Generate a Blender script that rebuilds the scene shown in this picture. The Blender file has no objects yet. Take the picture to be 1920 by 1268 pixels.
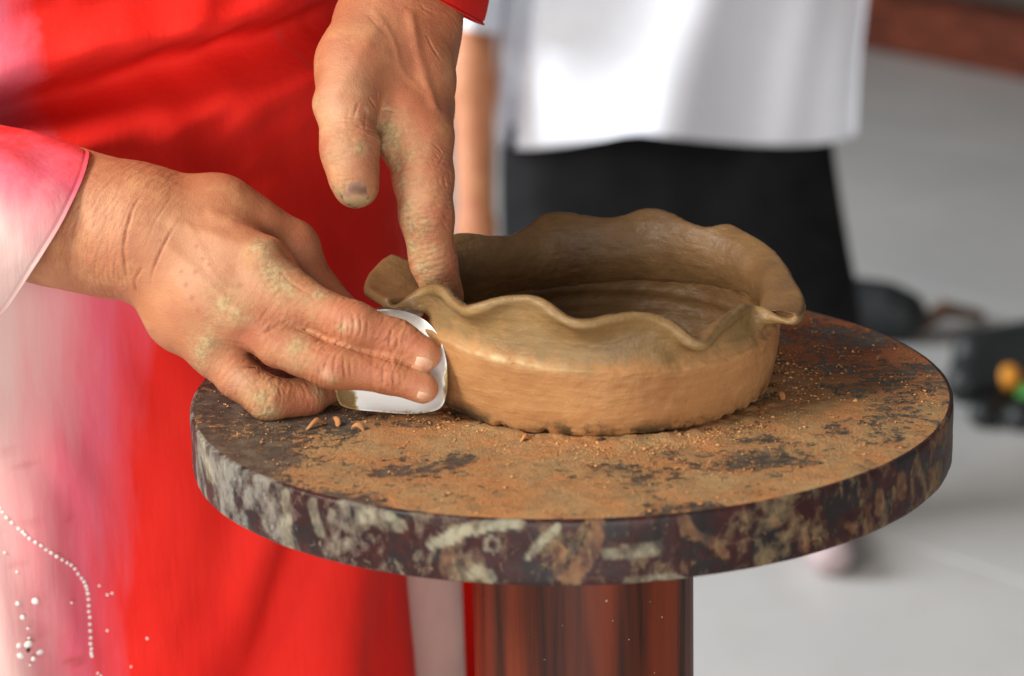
import bpy, bmesh, math, random
import numpy as np
from mathutils import Vector, Matrix

random.seed(7)
RNG = np.random.default_rng(11)
S = bpy.context.scene
COL = S.collection

# ------------------------------------------------------------------ camera
FPX = 4533.0                      # focal length in photo pixels (85 mm on 36 mm)
DEP = 0.907                       # camera depth of the wheel centre
H = 0.877                         # height of the wheel top above the floor
_a, _r = 0.28434528, -0.02416641  # downward pitch and roll of the camera
_c = np.array([.02164087, .01842688, DEP])
_n = np.array([math.sin(_r)*math.cos(_a), -math.cos(_r)*math.cos(_a), -math.sin(_a)])
_y = np.array([0, 0, 1.0]) - _n[2]*_n
_y /= np.linalg.norm(_y)
_x = np.cross(_y, _n)
WR = np.array([_x, _y, _n])       # camera axes (right, down, forward) -> world
OFF = np.array([0, 0, H])


def at(px, py, d=0.0):
    """world point seen at photo pixel (px, py), d metres beyond the wheel centre"""
    q = np.array([(px-960)/FPX, (py-634)/FPX, 1.0])*(DEP+d)
    return WR @ (q-_c) + OFF


def proj(P):
    q = (np.asarray(P)-OFF) @ WR + _c
    return np.stack([960+FPX*q[..., 0]/q[..., 2], 634+FPX*q[..., 1]/q[..., 2], q[..., 2]-DEP], -1)


def on_plane(px, py, z):
    d = WR @ np.array([(px-960)/FPX, (py-634)/FPX, 1.0])
    o = WR @ (-_c) + OFF
    return o + d*((z-o[2])/d[2])


cam = bpy.data.cameras.new('camera')
cam.sensor_width = 36
cam.lens = 36*FPX/1920
cam.clip_start, cam.clip_end = 0.05, 60
cam.dof.use_dof = True
cam.dof.focus_distance = 0.895
cam.dof.aperture_fstop = 9.8
cam_o = bpy.data.objects.new('camera', cam)
COL.objects.link(cam_o)
m = Matrix.Identity(4)
for i in range(3):
    m[i][0], m[i][1], m[i][2] = WR[i, 0], -WR[i, 1], -WR[i, 2]
cp = WR @ (-_c) + OFF
m[0][3], m[1][3], m[2][3] = cp
cam_o.matrix_world = m
S.camera = cam_o

# ------------------------------------------------------------------ light
world = bpy.data.worlds.new('World')
S.world = world
world.use_nodes = True
bg = world.node_tree.nodes['Background']
bg.inputs[0].default_value = (1.0, .96, .91, 1)
bg.inputs[1].default_value = .22


def area(name, loc, target, size, sizey, power, col):
    l = bpy.data.lights.new(name, 'AREA')
    l.shape = 'RECTANGLE'
    l.size, l.size_y = size, sizey
    l.energy = power
    l.color = col
    o = bpy.data.objects.new(name, l)
    COL.objects.link(o)
    o.location = loc
    d = Vector(target)-Vector(loc)
    o.rotation_euler = d.to_track_quat('-Z', 'Y').to_euler()
    return o


area('window_light', (-1.80, -.80, H+1.50), (0, 0, H), 1.1, 1.0, 88, (1, .94, .85))
area('front_fill_light', (-.15, -2.6, H+.10), (-.2, .2, H+.1), 2.0, .8, 56, (1, .97, .94))  # added fill lamp that lifts the tunic and bowl front, no known source
area('doorway_light', (-2.6, 2.2, 1.9), (.3, 2.8, .6), 1.6, 1.6, 200, (.94, .97, 1))

S.view_settings.view_transform = 'Standard'
S.view_settings.look = 'None'
S.view_settings.exposure = 0
S.view_settings.gamma = 1
S.cycles.max_bounces = 6
S.cycles.use_denoising = True


# ------------------------------------------------------------------ helpers
def hsh(ix, iy, iz, seed):
    h = (ix*374761393 + iy*668265263 + iz*2147483647 + seed*1274126177) & 0xFFFFFFFF
    h = ((h ^ (h >> 13))*1274126177) & 0xFFFFFFFF
    h = ((h ^ (h >> 16))*2246822519) & 0xFFFFFFFF
    return ((h ^ (h >> 15)) & 0xFFFF)/65535.0


def noise(P, scale, seed=0):
    """value noise in -1..1 at points P (n,3)"""
    q = np.asarray(P)*scale+1000.0
    i = np.floor(q).astype(np.int64)
    f = q-i
    f = f*f*f*(f*(f*6-15)+10)
    v = 0
    for dx in (0, 1):
        for dy in (0, 1):
            for dz in (0, 1):
                w = (f[:, 0] if dx else 1-f[:, 0])*(f[:, 1] if dy else 1-f[:, 1])*(f[:, 2] if dz else 1-f[:, 2])
                v = v+w*hsh(i[:, 0]+dx, i[:, 1]+dy, i[:, 2]+dz, seed)
    return v*2-1


def fbm(P, scale, seed=0, octs=4, gain=.5):
    v, a, t = 0, 1, 0
    for o in range(octs):
        v = v+a*noise(P, scale*2**o, seed+o*17)
        t += a
        a *= gain
    return v/t


def sstep(a, b, x):
    t = np.clip((x-a)/(b-a), 0, 1)
    return t*t*(3-2*t)


def mesh_obj(name, V, F, mat, parent=None, smooth=True, **attrs):
    me = bpy.data.meshes.new(name)
    V = np.asarray(V, dtype=np.float32)
    if isinstance(F, np.ndarray):
        nf, k = F.shape
        me.vertices.add(len(V))
        me.vertices.foreach_set('co', V.ravel())
        me.loops.add(nf*k)
        me.loops.foreach_set('vertex_index', F.astype(np.int32).ravel())
        me.polygons.add(nf)
        me.polygons.foreach_set('loop_start', np.arange(0, nf*k, k, dtype=np.int32))
        me.update(calc_edges=True)
        me.validate()
    else:
        me.from_pydata([tuple(map(float, v)) for v in V], [], F)
        me.validate()
    if smooth:
        me.polygons.foreach_set('use_smooth', np.ones(len(me.polygons), dtype=bool))
    for k, v in attrs.items():
        at_ = me.attributes.new(k, 'FLOAT', 'POINT')
        at_.data.foreach_set('value', np.asarray(v, dtype=np.float32))
    if mat:
        me.materials.append(mat)
    o = bpy.data.objects.new(name, me)
    COL.objects.link(o)
    if parent:
        o.parent = parent
        o.matrix_parent_inverse = parent.matrix_basis.inverted()
    return o


def thing(name, label, cat, loc=(0, 0, 0), group=None):
    o = bpy.data.objects.new(name, None)
    o.empty_display_size = .02
    COL.objects.link(o)
    o.location = loc
    tag(o, label, cat, group)
    return o


def tag(o, label, cat=None, group=None, kind=None):
    if label:
        o['label'] = label
    if cat:
        o['category'] = cat
    if group:
        o['group'] = group
    if kind:
        o['kind'] = kind
    return o


def grid_faces(nu, nv, wrap_u=False, wrap_v=False):
    u = np.arange(nu if wrap_u else nu-1)
    v = np.arange(nv if wrap_v else nv-1)
    U, Vv = np.meshgrid(u, v, indexing='ij')
    U2, V2 = (U+1) % nu, (Vv+1) % nv
    return np.stack([U*nv+Vv, U2*nv+Vv, U2*nv+V2, U*nv+V2], -1).reshape(-1, 4)


def cr(P, n, closed=False):
    """Catmull-Rom resample of control rows P to n samples"""
    P = np.asarray(P, float)
    N = len(P)
    t = np.linspace(0, N if closed else N-1, n, endpoint=not closed)
    i = np.minimum(np.floor(t).astype(int), N-1 if closed else N-2)
    f = (t-i)[:, None]

    def g(k):
        return P[k % N] if closed else P[np.clip(k, 0, N-1)]
    a, b, c, d = g(i-1), g(i), g(i+1), g(i+2)
    return .5*((2*b)+(c-a)*f+(2*a-5*b+4*c-d)*f*f+(3*b-a-3*c+d)*f**3)


def normals(V, F):
    e1 = V[F[:, 2]]-V[F[:, 0]]
    e2 = V[F[:, 3]]-V[F[:, 1]]
    fn = np.cross(e1, e2)
    N = np.zeros_like(V)
    for k in range(4):
        np.add.at(N, F[:, k], fn)
    return N/(np.linalg.norm(N, axis=1, keepdims=True)+1e-20)


# ---- signed distance modelling of bodies
class Field:
    def __init__(s, lo, hi, h):
        s.lo, s.h = np.array(lo, float), h
        s.n = np.ceil((np.array(hi)-s.lo)/h).astype(int)+1
        s.ax = [s.lo[k]+np.arange(s.n[k])*h for k in range(3)]
        s.F = None

    def blank(s):
        return np.full(s.n, .03, dtype=np.float32)

    def cone(s, G, a, b, ra, rb, k=.004, marg=.014):
        a, b = np.asarray(a, float), np.asarray(b, float)
        R = max(ra, rb)+marg
        lo = np.minimum(a, b)-R
        hi = np.maximum(a, b)+R
        i0 = np.clip(np.floor((lo-s.lo)/s.h).astype(int), 0, s.n)
        i1 = np.clip(np.ceil((hi-s.lo)/s.h).astype(int)+1, 0, s.n)
        if (i1 <= i0).any():
            return
        X, Y, Z = np.meshgrid(*[s.ax[q][i0[q]:i1[q]] for q in range(3)], indexing='ij', sparse=True)
        ba = b-a
        L = ba@ba+1e-12
        t = np.clip(((X-a[0])*ba[0]+(Y-a[1])*ba[1]+(Z-a[2])*ba[2])/L, 0, 1)
        d = np.sqrt((X-a[0]-t*ba[0])**2+(Y-a[1]-t*ba[1])**2+(Z-a[2]-t*ba[2])**2)-(ra+(rb-ra)*t)
        sl = tuple(slice(i0[q], i1[q]) for q in range(3))
        G[sl] = smin(G[sl], d.astype(np.float32), k)


def smin(a, b, k):
    h = np.clip(.5+.5*(b-a)/k, 0, 1)
    return b+(a-b)*h-k*h*(1-h)


def surface_nets(F, lo, h):
    inside = F < 0
    nx, ny, nz = F.shape
    c = np.zeros((nx-1, ny-1, nz-1), dtype=np.int8)
    for dx in (0, 1):
        for dy in (0, 1):
            for dz in (0, 1):
                c += inside[dx:nx-1+dx, dy:ny-1+dy, dz:nz-1+dz]
    act = (c > 0) & (c < 8)
    I = np.argwhere(act)
    idx = np.full(act.shape, -1, dtype=np.int64)
    idx[act] = np.arange(len(I))
    acc = np.zeros((len(I), 3))
    cnt = np.zeros(len(I))
    cs = [(0, 0, 0), (1, 0, 0), (0, 1, 0), (1, 1, 0), (0, 0, 1), (1, 0, 1), (0, 1, 1), (1, 1, 1)]
    for i in range(8):
        for j in range(i+1, 8):
            A, B = np.array(cs[i]), np.array(cs[j])
            if abs(A-B).sum() != 1:
                continue
            fa = F[tuple((I+A).T)]
            fb = F[tuple((I+B).T)]
            m_ = (fa < 0) != (fb < 0)
            t = np.where(m_, fa/(fa-fb+1e-20), 0)
            acc += np.where(m_[:, None], A+(B-A)*t[:, None], 0)
            cnt += m_
    V = lo+h*(I+acc/cnt[:, None])
    Q = []
    for axis in range(3):
        sl0 = [slice(1, -1)]*3
        sl1 = [slice(1, -1)]*3
        sl0[axis] = slice(0, -1)
        sl1[axis] = slice(1, None)
        a_, b_ = inside[tuple(sl0)], inside[tuple(sl1)]
        for flip, msk in ((False, a_ & ~b_), (True, ~a_ & b_)):
            E_ = np.argwhere(msk)
            if not len(E_):
                continue
            off = np.ones(3, int)
            off[axis] = 0
            E_ = E_+off
            u, v = [(1, 2), (2, 0), (0, 1)][axis]
            du, dv = np.zeros(3, int), np.zeros(3, int)
            du[u] = 1
            dv[v] = 1
            q = [E_-du-dv, E_-dv, E_, E_-du]
            q = np.stack([idx[tuple(k.T)] for k in q], -1)
            Q.append(q[:, ::-1] if flip else q)
    Q = np.concatenate(Q)
    Q = Q[(Q >= 0).all(1)]
    return V, Q


def smooth_mesh(V, F, it=2, lam=.5):
    A = np.concatenate([F[:, [0, 1]], F[:, [1, 2]], F[:, [2, 3]], F[:, [3, 0]]])
    A = np.concatenate([A, A[:, ::-1]])
    deg = np.bincount(A[:, 0], minlength=len(V))[:, None]
    for i in range(it):
        acc = np.stack([np.bincount(A[:, 0], weights=V[A[:, 1], k], minlength=len(V)) for k in range(3)], -1)
        V = V+(acc/np.maximum(deg, 1)-V)*lam
    return V


def subdivide(V, F):
    """split every quad into four, then relax"""
    n = len(V)
    E = np.sort(np.concatenate([F[:, [0, 1]], F[:, [1, 2]], F[:, [2, 3]], F[:, [3, 0]]]), axis=1)
    key, inv = np.unique(E[:, 0].astype(np.int64)*n+E[:, 1], return_inverse=True)
    mid = .5*(V[key//n]+V[key % n])
    cen = V[F].mean(1)
    m_ = len(F)
    e = (inv.reshape(4, m_)+n).T
    c = np.arange(m_)+n+len(key)
    V2 = np.concatenate([V, mid, cen])
    F2 = np.concatenate([np.stack([F[:, k], e[:, k], c, e[:, (k+3) % 4]], -1) for k in range(4)])
    return smooth_mesh(V2, F2, 2, .5), F2


# ------------------------------------------------------------------ materials
class NT:
    def __init__(s, name):
        s.m = bpy.data.materials.new(name)
        s.m.use_nodes = True
        s.t = s.m.node_tree
        s.b = s.t.nodes['Principled BSDF']

    def n(s, typ, ins=None, **kw):
        nd = s.t.nodes.new(typ)
        for k, v in kw.items():
            setattr(nd, k, v)
        for k, v in (ins or {}).items():
            s.set(nd.inputs[k], v)
        return nd

    def set(s, sock, v):
        if hasattr(v, 'is_output') or isinstance(v, bpy.types.NodeSocket):
            s.t.links.new(v, sock)
        elif isinstance(v, (tuple, list)) and len(v) == 3 and sock.type == 'RGBA':
            sock.default_value = (*v, 1)
        else:
            sock.default_value = v

    def co(s):
        return s.n('ShaderNodeNewGeometry').outputs['Position']

    def noise(s, scale, detail=4, rough=.55, vec=None, dist=0):
        return s.n('ShaderNodeTexNoise', {'Scale': scale, 'Detail': detail, 'Roughness': rough, 'Distortion': dist,
                                          'Vector': vec or s.co()}).outputs[0]

    def map(s, vec, scale=(1, 1, 1), rot=(0, 0, 0)):
        return s.n('ShaderNodeMapping', {'Vector': vec, 'Scale': scale, 'Rotation': rot}).outputs[0]

    def attr(s, name):
        return s.n('ShaderNodeAttribute', attribute_name=name).outputs['Fac']

    def ramp(s, v, a, b, lo=0.0, hi=1.0):
        return s.n('ShaderNodeMapRange', {0: v, 1: a, 2: b, 3: lo, 4: hi}, clamp=True).outputs[0]

    def mix(s, f, a, b, mode='MIX'):
        nd = s.n('ShaderNodeMix', data_type='RGBA', blend_type=mode)
        s.set(nd.inputs[0], f)
        s.set(nd.inputs[6], a)
        s.set(nd.inputs[7], b)
        return nd.outputs[2]

    def math(s, op, a, b=0.0):
        nd = s.n('ShaderNodeMath', operation=op)
        s.set(nd.inputs[0], a)
        s.set(nd.inputs[1], b)
        return nd.outputs[0]

    def bump(s, hgt, strength=.3, dist=.001, prev=None):
        nd = s.n('ShaderNodeBump', {'Strength': strength, 'Distance': dist, 'Height': hgt})
        if prev:
            s.set(nd.inputs['Normal'], prev)
        return nd.outputs[0]

    def out(s, **kw):
        for k, v in kw.items():
            s.set(s.b.inputs[k.replace('_', ' ')], v)
        return s.m


def lin(r, g, b):
    return tuple(((c/255)/12.92 if c/255 <= .04045 else ((c/255+.055)/1.055)**2.4) for c in (r, g, b))


def m_skin():
    t = NT('skin')
    big = t.noise(28, 3)
    mid = t.noise(130, 5)
    fine = t.noise(620, 4)
    c = t.mix(t.ramp(big, .35, .68), (.385, .142, .063), (.480, .205, .096))
    c = t.mix(t.ramp(mid, .45, .72, 0, .7), c, (.38, .135, .070))
    c = t.mix(t.ramp(t.noise(70, 4), .52, .68, 0, .5), c, (.55, .285, .130))
    c = t.mix(t.math('MULTIPLY', t.attr('red'), .9), c, (.36, .108, .056))
    c = t.mix(t.math('MULTIPLY', t.attr('pale'), .8), c, (.60, .36, .22))
    spots = t.ramp(t.noise(230, 2), .70, .76, 0, .35)
    c = t.mix(spots, c, (.33, .12, .06))
    c = t.mix(t.math('MULTIPLY', t.attr('mole'), .7), c, (.25, .085, .045))
    cn = t.noise(1, 5, .6, t.map(t.co(), (95, 95, 150), (.3, .5, .6)), .5)
    cl = t.ramp(t.math('ADD', t.attr('clay'), t.math('MULTIPLY', t.math('SUBTRACT', cn, .5), 1.1)), .16, .82, 0, .85)
    cl = t.math('MULTIPLY', cl, t.ramp(t.attr('clay'), .02, .3))
    clc = t.mix(t.ramp(fine, .4, .6), (.290, .195, .095), (.415, .300, .155))
    c = t.mix(cl, c, clc)
    c = t.mix(t.attr('dirt'), c, (.09, .06, .03))
    vor = t.n('ShaderNodeTexVoronoi', {'Scale': 1050, 'Vector': t.co()}, feature='DISTANCE_TO_EDGE').outputs[0]
    hat = t.noise(1, 3, .6, t.map(t.co(), (420, 420, 1500), (.5, .7, .3)))
    b0 = t.bump(hat, .30, .0006)
    b1 = t.bump(t.ramp(vor, 0, .25), .26, .00025, b0)
    b2 = t.bump(mid, .5, .0009, b1)
    b3 = t.bump(t.math('MULTIPLY', cl, t.math('ADD', mid, fine)), .45, .0006, b2)
    rough = t.ramp(cl, 0, .6, .56, .88)
    return t.out(Base_Color=c, Roughness=rough, Normal=b3, Subsurface_Weight=.12, Subsurface_Radius=(.006, .002, .001),
                 Subsurface_Scale=.5, Specular_IOR_Level=.36)


def m_nail():
    t = NT('nail')
    c = t.mix(t.ramp(t.noise(260, 3), .4, .65), (.66, .40, .27), (.58, .30, .19))
    c = t.mix(t.attr('dirt'), c, (.125, .058, .032))
    c = t.mix(t.attr('clay'), c, (.30, .22, .10))
    return t.out(Base_Color=c, Roughness=.5, Subsurface_Weight=.1, Subsurface_Radius=(.004, .002, .001))


def m_clay():
    t = NT('wet_clay')
    p = t.co()
    z = t.n('ShaderNodeSeparateXYZ', {0: p}).outputs[2]
    n1 = t.noise(35, 4)
    n2 = t.noise(150, 5)
    n3 = t.noise(900, 3)
    streak = t.noise(1, 4, .6, t.map(p, (60, 60, 420)))
    base = t.mix(t.ramp(n1, .35, .68), (.315, .142, .052), (.42, .208, .078))
    base = t.mix(t.ramp(streak, .45, .75, 0, .4), base, (.46, .27, .12))
    wet = t.mix(t.ramp(n1, .3, .7), (.185, .112, .044), (.255, .160, .064))
    wet = t.mix(t.ramp(streak, .5, .7, 0, .45), wet, (.165, .088, .036))
    wm = t.math('ADD', t.attr('wet'), t.ramp(n2, .35, .65, -.22, .22))
    c = t.mix(t.ramp(wm, .15, .95), base, wet)
    c = t.mix(t.math('MULTIPLY', t.attr('slip'), t.ramp(n2, .3, .6)), c, (.60, .46, .25))
    c = t.mix(t.math('MULTIPLY', t.attr('deep'), .92), c, t.mix(t.ramp(n1, .3, .7), (.095, .048, .019), (.175, .098, .040)))  # dark wet tone with shade of the hollow and left lobe painted in
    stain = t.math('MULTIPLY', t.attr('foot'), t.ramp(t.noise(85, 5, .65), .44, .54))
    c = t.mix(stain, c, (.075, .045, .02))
    pits = t.ramp(t.noise(330, 2), .73, .78, 0, .5)
    c = t.mix(pits, c, (.22, .10, .04))
    hgt = t.math('ADD', t.math('MULTIPLY', n2, .5), t.math('ADD', t.math('MULTIPLY', streak, .35), t.math('MULTIPLY', n3, .15)))
    return t.out(Base_Color=c, Roughness=t.ramp(wm, .3, .7, .68, .44), Normal=t.bump(hgt, .75, .0016), Specular_IOR_Level=.3)


def m_crumb():
    t = NT('clay_crumb')
    v = t.attr('tone')
    c = t.mix(v, (.40, .16, .055), (.62, .34, .14))
    c = t.mix(t.ramp(v, -.3, -.1, 1, 0), c, (.05, .03, .018))
    return t.out(Base_Color=c, Roughness=.9)


def m_wheel_top():
    t = NT('dusty_lacquered_wood')
    p = t.co()
    n1 = t.noise(55, 5, .6)
    n2 = t.noise(260, 5, .65)
    n3 = t.noise(1100, 4, .7)
    dust = t.mix(t.ramp(n1, .40, .62), (.58, .255, .085), (.50, .315, .135))
    dust = t.mix(t.ramp(t.noise(120, 4, .6), .50, .62, 0, .6), dust, (.33, .22, .10))
    dust = t.mix(t.ramp(n2, .48, .72, 0, .6), dust, (.33, .095, .030))
    dust = t.mix(t.ramp(n3, .5, .72, 0, .6), dust, (.72, .43, .20))
    dust = t.mix(t.ramp(n3, .28, .42, .45, 0), dust, (.22, .10, .04))
    sp_ = t.n('ShaderNodeSeparateXYZ', {0: p})
    rust = t.math('MULTIPLY', t.ramp(sp_.outputs[0], .03, .09), t.ramp(sp_.outputs[1], -.03, .03))
    dust = t.mix(t.math('MULTIPLY', rust, t.ramp(n1, .3, .6, .55, .9)), dust, (.40, .105, .033))
    wood = t.mix(t.ramp(n2, .3, .7), (.030, .024, .020), (.115, .090, .066))
    wood = t.mix(t.ramp(t.noise(120, 4), .5, .65, 0, .7), wood, (.17, .14, .10))
    m_ = t.math('ADD', t.attr('dust'), t.math('ADD', t.ramp(n2, .3, .7, -.42, .42), t.ramp(n3, .3, .7, -.16, .16)))
    k = t.ramp(m_, .28, .55)
    c = t.mix(k, wood, dust)
    hgt = t.math('ADD', t.math('MULTIPLY', n2, .4), t.math('MULTIPLY', n3, .6))
    return t.out(Base_Color=c, Roughness=t.ramp(k, 0, 1, .5, .93), Normal=t.bump(t.math('MULTIPLY', hgt, t.ramp(k, 0, 1, .25, 1)), 1.0, .0030))


def m_wheel_edge():
    t = NT('clay_smeared_lacquer')
    p = t.co()
    sep = t.n('ShaderNodeSeparateXYZ', {0: p})
    ps = t.map(p, (1, 1, .75), (.25, .2, 0))
    n1 = t.noise(38, 6, .62, ps, 1.6)
    n2 = t.noise(170, 5, .65, ps, .4)
    n3 = t.noise(700, 3)
    base = t.mix(t.ramp(n2, .4, .65), (.026, .007, .007), (.050, .014, .012))
    base = t.mix(t.ramp(t.noise(75, 3), .48, .6, 0, .85), base, (.014, .013, .014))
    left = t.ramp(sep.outputs[0], -.12, -.02, 1, 0)
    right = t.ramp(sep.outputs[0], .03, .12, 0, 1)
    sm = t.math('ADD', n1, t.math('MULTIPLY', t.math('SUBTRACT', n2, .5), .7))
    sm = t.math('ADD', sm, t.math('MULTIPLY', left, .09))
    k = t.ramp(sm, .51, .72, 0, .62)
    smc = t.mix(left, (.22, .155, .075), (.30, .31, .29))
    smc = t.mix(t.ramp(n3, .4, .65, 0, .5), smc, (.36, .27, .14))
    c = t.mix(k, base, smc)
    fleck = t.ramp(t.noise(210, 4, .6, ps, .8), .62, .74, 0, .6)
    c = t.mix(fleck, c, t.mix(left, (.30, .19, .08), (.40, .40, .34)))
    c = t.mix(t.math('MULTIPLY', t.attr('tan'), t.ramp(n2, .3, .55, .35, .9)), c, (.27, .135, .065))
    c = t.mix(t.math('MULTIPLY', t.attr('cream'), t.ramp(n2, .3, .52, .3, .95)), c, (.38, .36, .25))
    tot = t.math('MAXIMUM', k, t.math('MAXIMUM', t.attr('tan'), t.attr('cream')))
    return t.out(Base_Color=c, Roughness=t.ramp(tot, 0, .8, .42, .8), Specular_IOR_Level=.3, Normal=t.bump(t.math('ADD', tot, t.math('MULTIPLY', n2, .5)), .6, .0006))


def m_wood(name, c0, c1, c2, rough=.25, sc=(150, 150, 3.0)):
    t = NT(name)
    p = t.co()
    g = t.noise(1, 5, .6, t.map(p, sc), .3)
    g2 = t.noise(1, 3, .5, t.map(p, (sc[0]*.3, sc[1]*.3, sc[2]*.5)), .8)
    c = t.mix(t.ramp(g, .40, .62), c0, c1)
    c = t.mix(t.ramp(g2, .45, .61), c, c2)
    c = t.mix(t.ramp(t.noise(420, 1), .77, .80, 0, .6), c, (.4, .36, .3))
    return t.out(Base_Color=c, Roughness=t.ramp(g, .3, .7, rough, rough+.2), Normal=t.bump(g, .25, .0006), Specular_IOR_Level=.3)


def m_plain(name, c, rough=.6, var=.12, scale=30, bump=.15, spec=.5):
    t = NT(name)
    n1 = t.noise(scale, 4)
    c2 = tuple(x*(1-var) for x in c)
    c3 = tuple(min(1, x*(1+var)) for x in c)
    return t.out(Base_Color=t.mix(t.ramp(n1, .35, .65), c2, c3), Roughness=rough, Normal=t.bump(n1, bump, .002), Specular_IOR_Level=spec)


def m_dress():
    t = NT('dyed_red_silk')
    p = t.co()
    n1 = t.noise(14, 4)
    warp = t.noise(1, 4, .6, t.map(p, (95, 95, 14)))
    d = t.math('ADD', t.attr('dye'), t.math('MULTIPLY', t.math('SUBTRACT', warp, .5), .30))
    red = t.mix(t.ramp(n1, .3, .7), (.72, .017, .012), (.79, .028, .018))
    c = t.mix(t.ramp(d, .30, .52), red, (.68, .115, .165))
    c = t.mix(t.ramp(d, .55, .95), c, (.66, .44, .41))
    c = t.mix(t.math('MULTIPLY', t.attr('mark'), .55), c, (.42, .07, .06))
    weave = t.n('ShaderNodeTexWave', {'Vector': t.map(p, (1, 1, 1)), 'Scale': 420, 'Distortion': 1.5, 'Detail': 2}).outputs[1]
    cr_ = t.noise(1, 4, .6, t.map(p, (260, 260, 45)))
    b1 = t.bump(weave, .04, .0002)
    return t.out(Base_Color=c, Roughness=.75, Normal=t.bump(cr_, .30, .0014, b1), Specular_IOR_Level=.12)


def m_floor_tile():
    t = NT('pale_stone_tile')
    n1 = t.noise(2.2, 4)
    n2 = t.noise(14, 5)
    c = t.mix(t.ramp(n1, .3, .7), (.43, .43, .425), (.50, .49, .475))
    c = t.mix(t.ramp(n2, .5, .75, 0, .35), c, (.39, .37, .345))
    return t.out(Base_Color=c, Roughness=.4, Normal=t.bump(n2, .1, .002))


def m_scraper():
    t = NT('white_plastic')
    n = t.noise(330, 5, .65)
    c = t.mix(t.ramp(t.math('ADD', t.attr('clay'), t.math('SUBTRACT', n, .5)), .40, .62), (.88, .90, .88), (.42, .31, .12))
    c = t.mix(t.ramp(t.math('ADD', t.attr('clay'), t.math('SUBTRACT', t.noise(520, 4), .5)), .62, .75, 0, .8), c, (.16, .09, .035))
    return t.out(Base_Color=c, Roughness=.55, Specular_IOR_Level=.3)


M_SKIN, M_NAIL, M_CLAY, M_CRUMB = m_skin(), m_nail(), m_clay(), m_crumb()
M_TOP, M_EDGE, M_DRESS, M_SCR = m_wheel_top(), m_wheel_edge(), m_dress(), m_scraper()
M_PED = m_wood('polished_red_wood', (.085, .016, .006), (.022, .006, .003), (.165, .026, .007), .36, (170, 170, 5))
M_SILL = m_wood('dark_red_wood', (.13, .030, .014), (.06, .014, .008), (.17, .04, .018), .45, (3, 30, 90))
M_TILE = m_floor_tile()
M_GROUT = m_plain('grout', (.42, .41, .40), .9)
M_DARK = m_plain('dark_wall_paint', (.055, .045, .036), .8, .25, 6)
M_SHIRT = m_plain('white_cotton', (.76, .79, .86), .8, .02, 60, .1, .2)
M_BLACK = m_plain('black_cloth', (.008, .008, .009), .8, .3, 20, .2, .15)
M_PANTS = m_plain('pink_silk', (.72, .42, .37), .6, .08, 40)
M_PEARL = m_plain('pearl', (.84, .82, .78), .18, .05, 90)
M_STONE = m_plain('dark_bead', (.01, .01, .015), .1)
M_BAG = m_plain('black_leather', (.010, .012, .013), .5, .3, 40)
M_ORANGE = m_plain('orange_plastic', (.80, .33, .03), .4, .05)
M_GREEN = m_plain('green_plastic', (.10, .52, .10), .4, .05)
M_SHOE = m_plain('dusty_pink_canvas', (.44, .35, .36), .8, .08)
M_BROWN = m_plain('brown_leather', (.19, .10, .055), .6, .15)

# ================================================================== SETTING
def build_floor():
    root = mesh_obj('floor', [(-6, -3, -.012), (10, -3, -.012), (10, 14, -.012), (-6, 14, -.012)], [(0, 1, 2, 3)], M_GROUT, smooth=False)
    tag(root, 'pale grey stone tile floor', kind='structure')
    s, g = 1.0, .0012
    j0, j1 = on_plane(1600, 985, 0), on_plane(1920, 1092, 0)     # the one joint that shows
    ang = math.atan2(j1[1]-j0[1], j1[0]-j0[0])
    me = bpy.data.meshes.new('tile')
    b = .001
    a0, a1 = -s/2+g/2, s/2-g/2
    vs = [(a0, a0, -.011), (a1, a0, -.011), (a1, a1, -.011), (a0, a1, -.011),
          (a0, a0, -b), (a1, a0, -b), (a1, a1, -b), (a0, a1, -b),
          (a0+b, a0+b, 0), (a1-b, a0+b, 0), (a1-b, a1-b, 0), (a0+b, a1-b, 0)]
    fs = [(8, 9, 10, 11)]
    for k in range(4):
        j = (k+1) % 4
        fs += [(k, j, 4+j, 4+k), (4+k, 4+j, 8+j, 8+k)]
    me.from_pydata(vs, [], fs)
    me.materials.append(M_TILE)
    ca, sa = math.cos(ang), math.sin(ang)
    for i in range(-6, 14):
        for j in range(-6, 20):
            x, y = j0[0]+(i+.30)*s*ca-(j+.5)*s*sa, j0[1]+(i+.30)*s*sa+(j+.5)*s*ca
            # only tiles within the view wedge and a step around it
            w = .55+.30*max(y+.9, 0)
            if -1.2 < y < 9.3 and abs(x) < w+.7:
                o = bpy.data.objects.new('tile', me)
                COL.objects.link(o)
                o.location = (x, y, 0)
                o.rotation_euler = (0, 0, ang)
                o.parent = root
    return root


build_floor()


def box(name, size, loc, mat, parent=None, rot=(0, 0, 0), bev=.004):
    bm = bmesh.new()
    bmesh.ops.create_cube(bm, size=1)
    for v in bm.verts:
        v.co = Vector((v.co.x*size[0], v.co.y*size[1], v.co.z*size[2]))
    bmesh.ops.bevel(bm, geom=list(bm.edges), offset=bev, segments=2, affect='EDGES')
    me = bpy.data.meshes.new(name)
    bm.to_mesh(me)
    bm.free()
    me.materials.append(mat)
    o = bpy.data.objects.new(name, me)
    COL.objects.link(o)
    o.location = loc
    o.rotation_euler = rot
    if parent:
        o.parent = parent
        o.matrix_parent_inverse = parent.matrix_basis.inverted()
    return o


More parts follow.
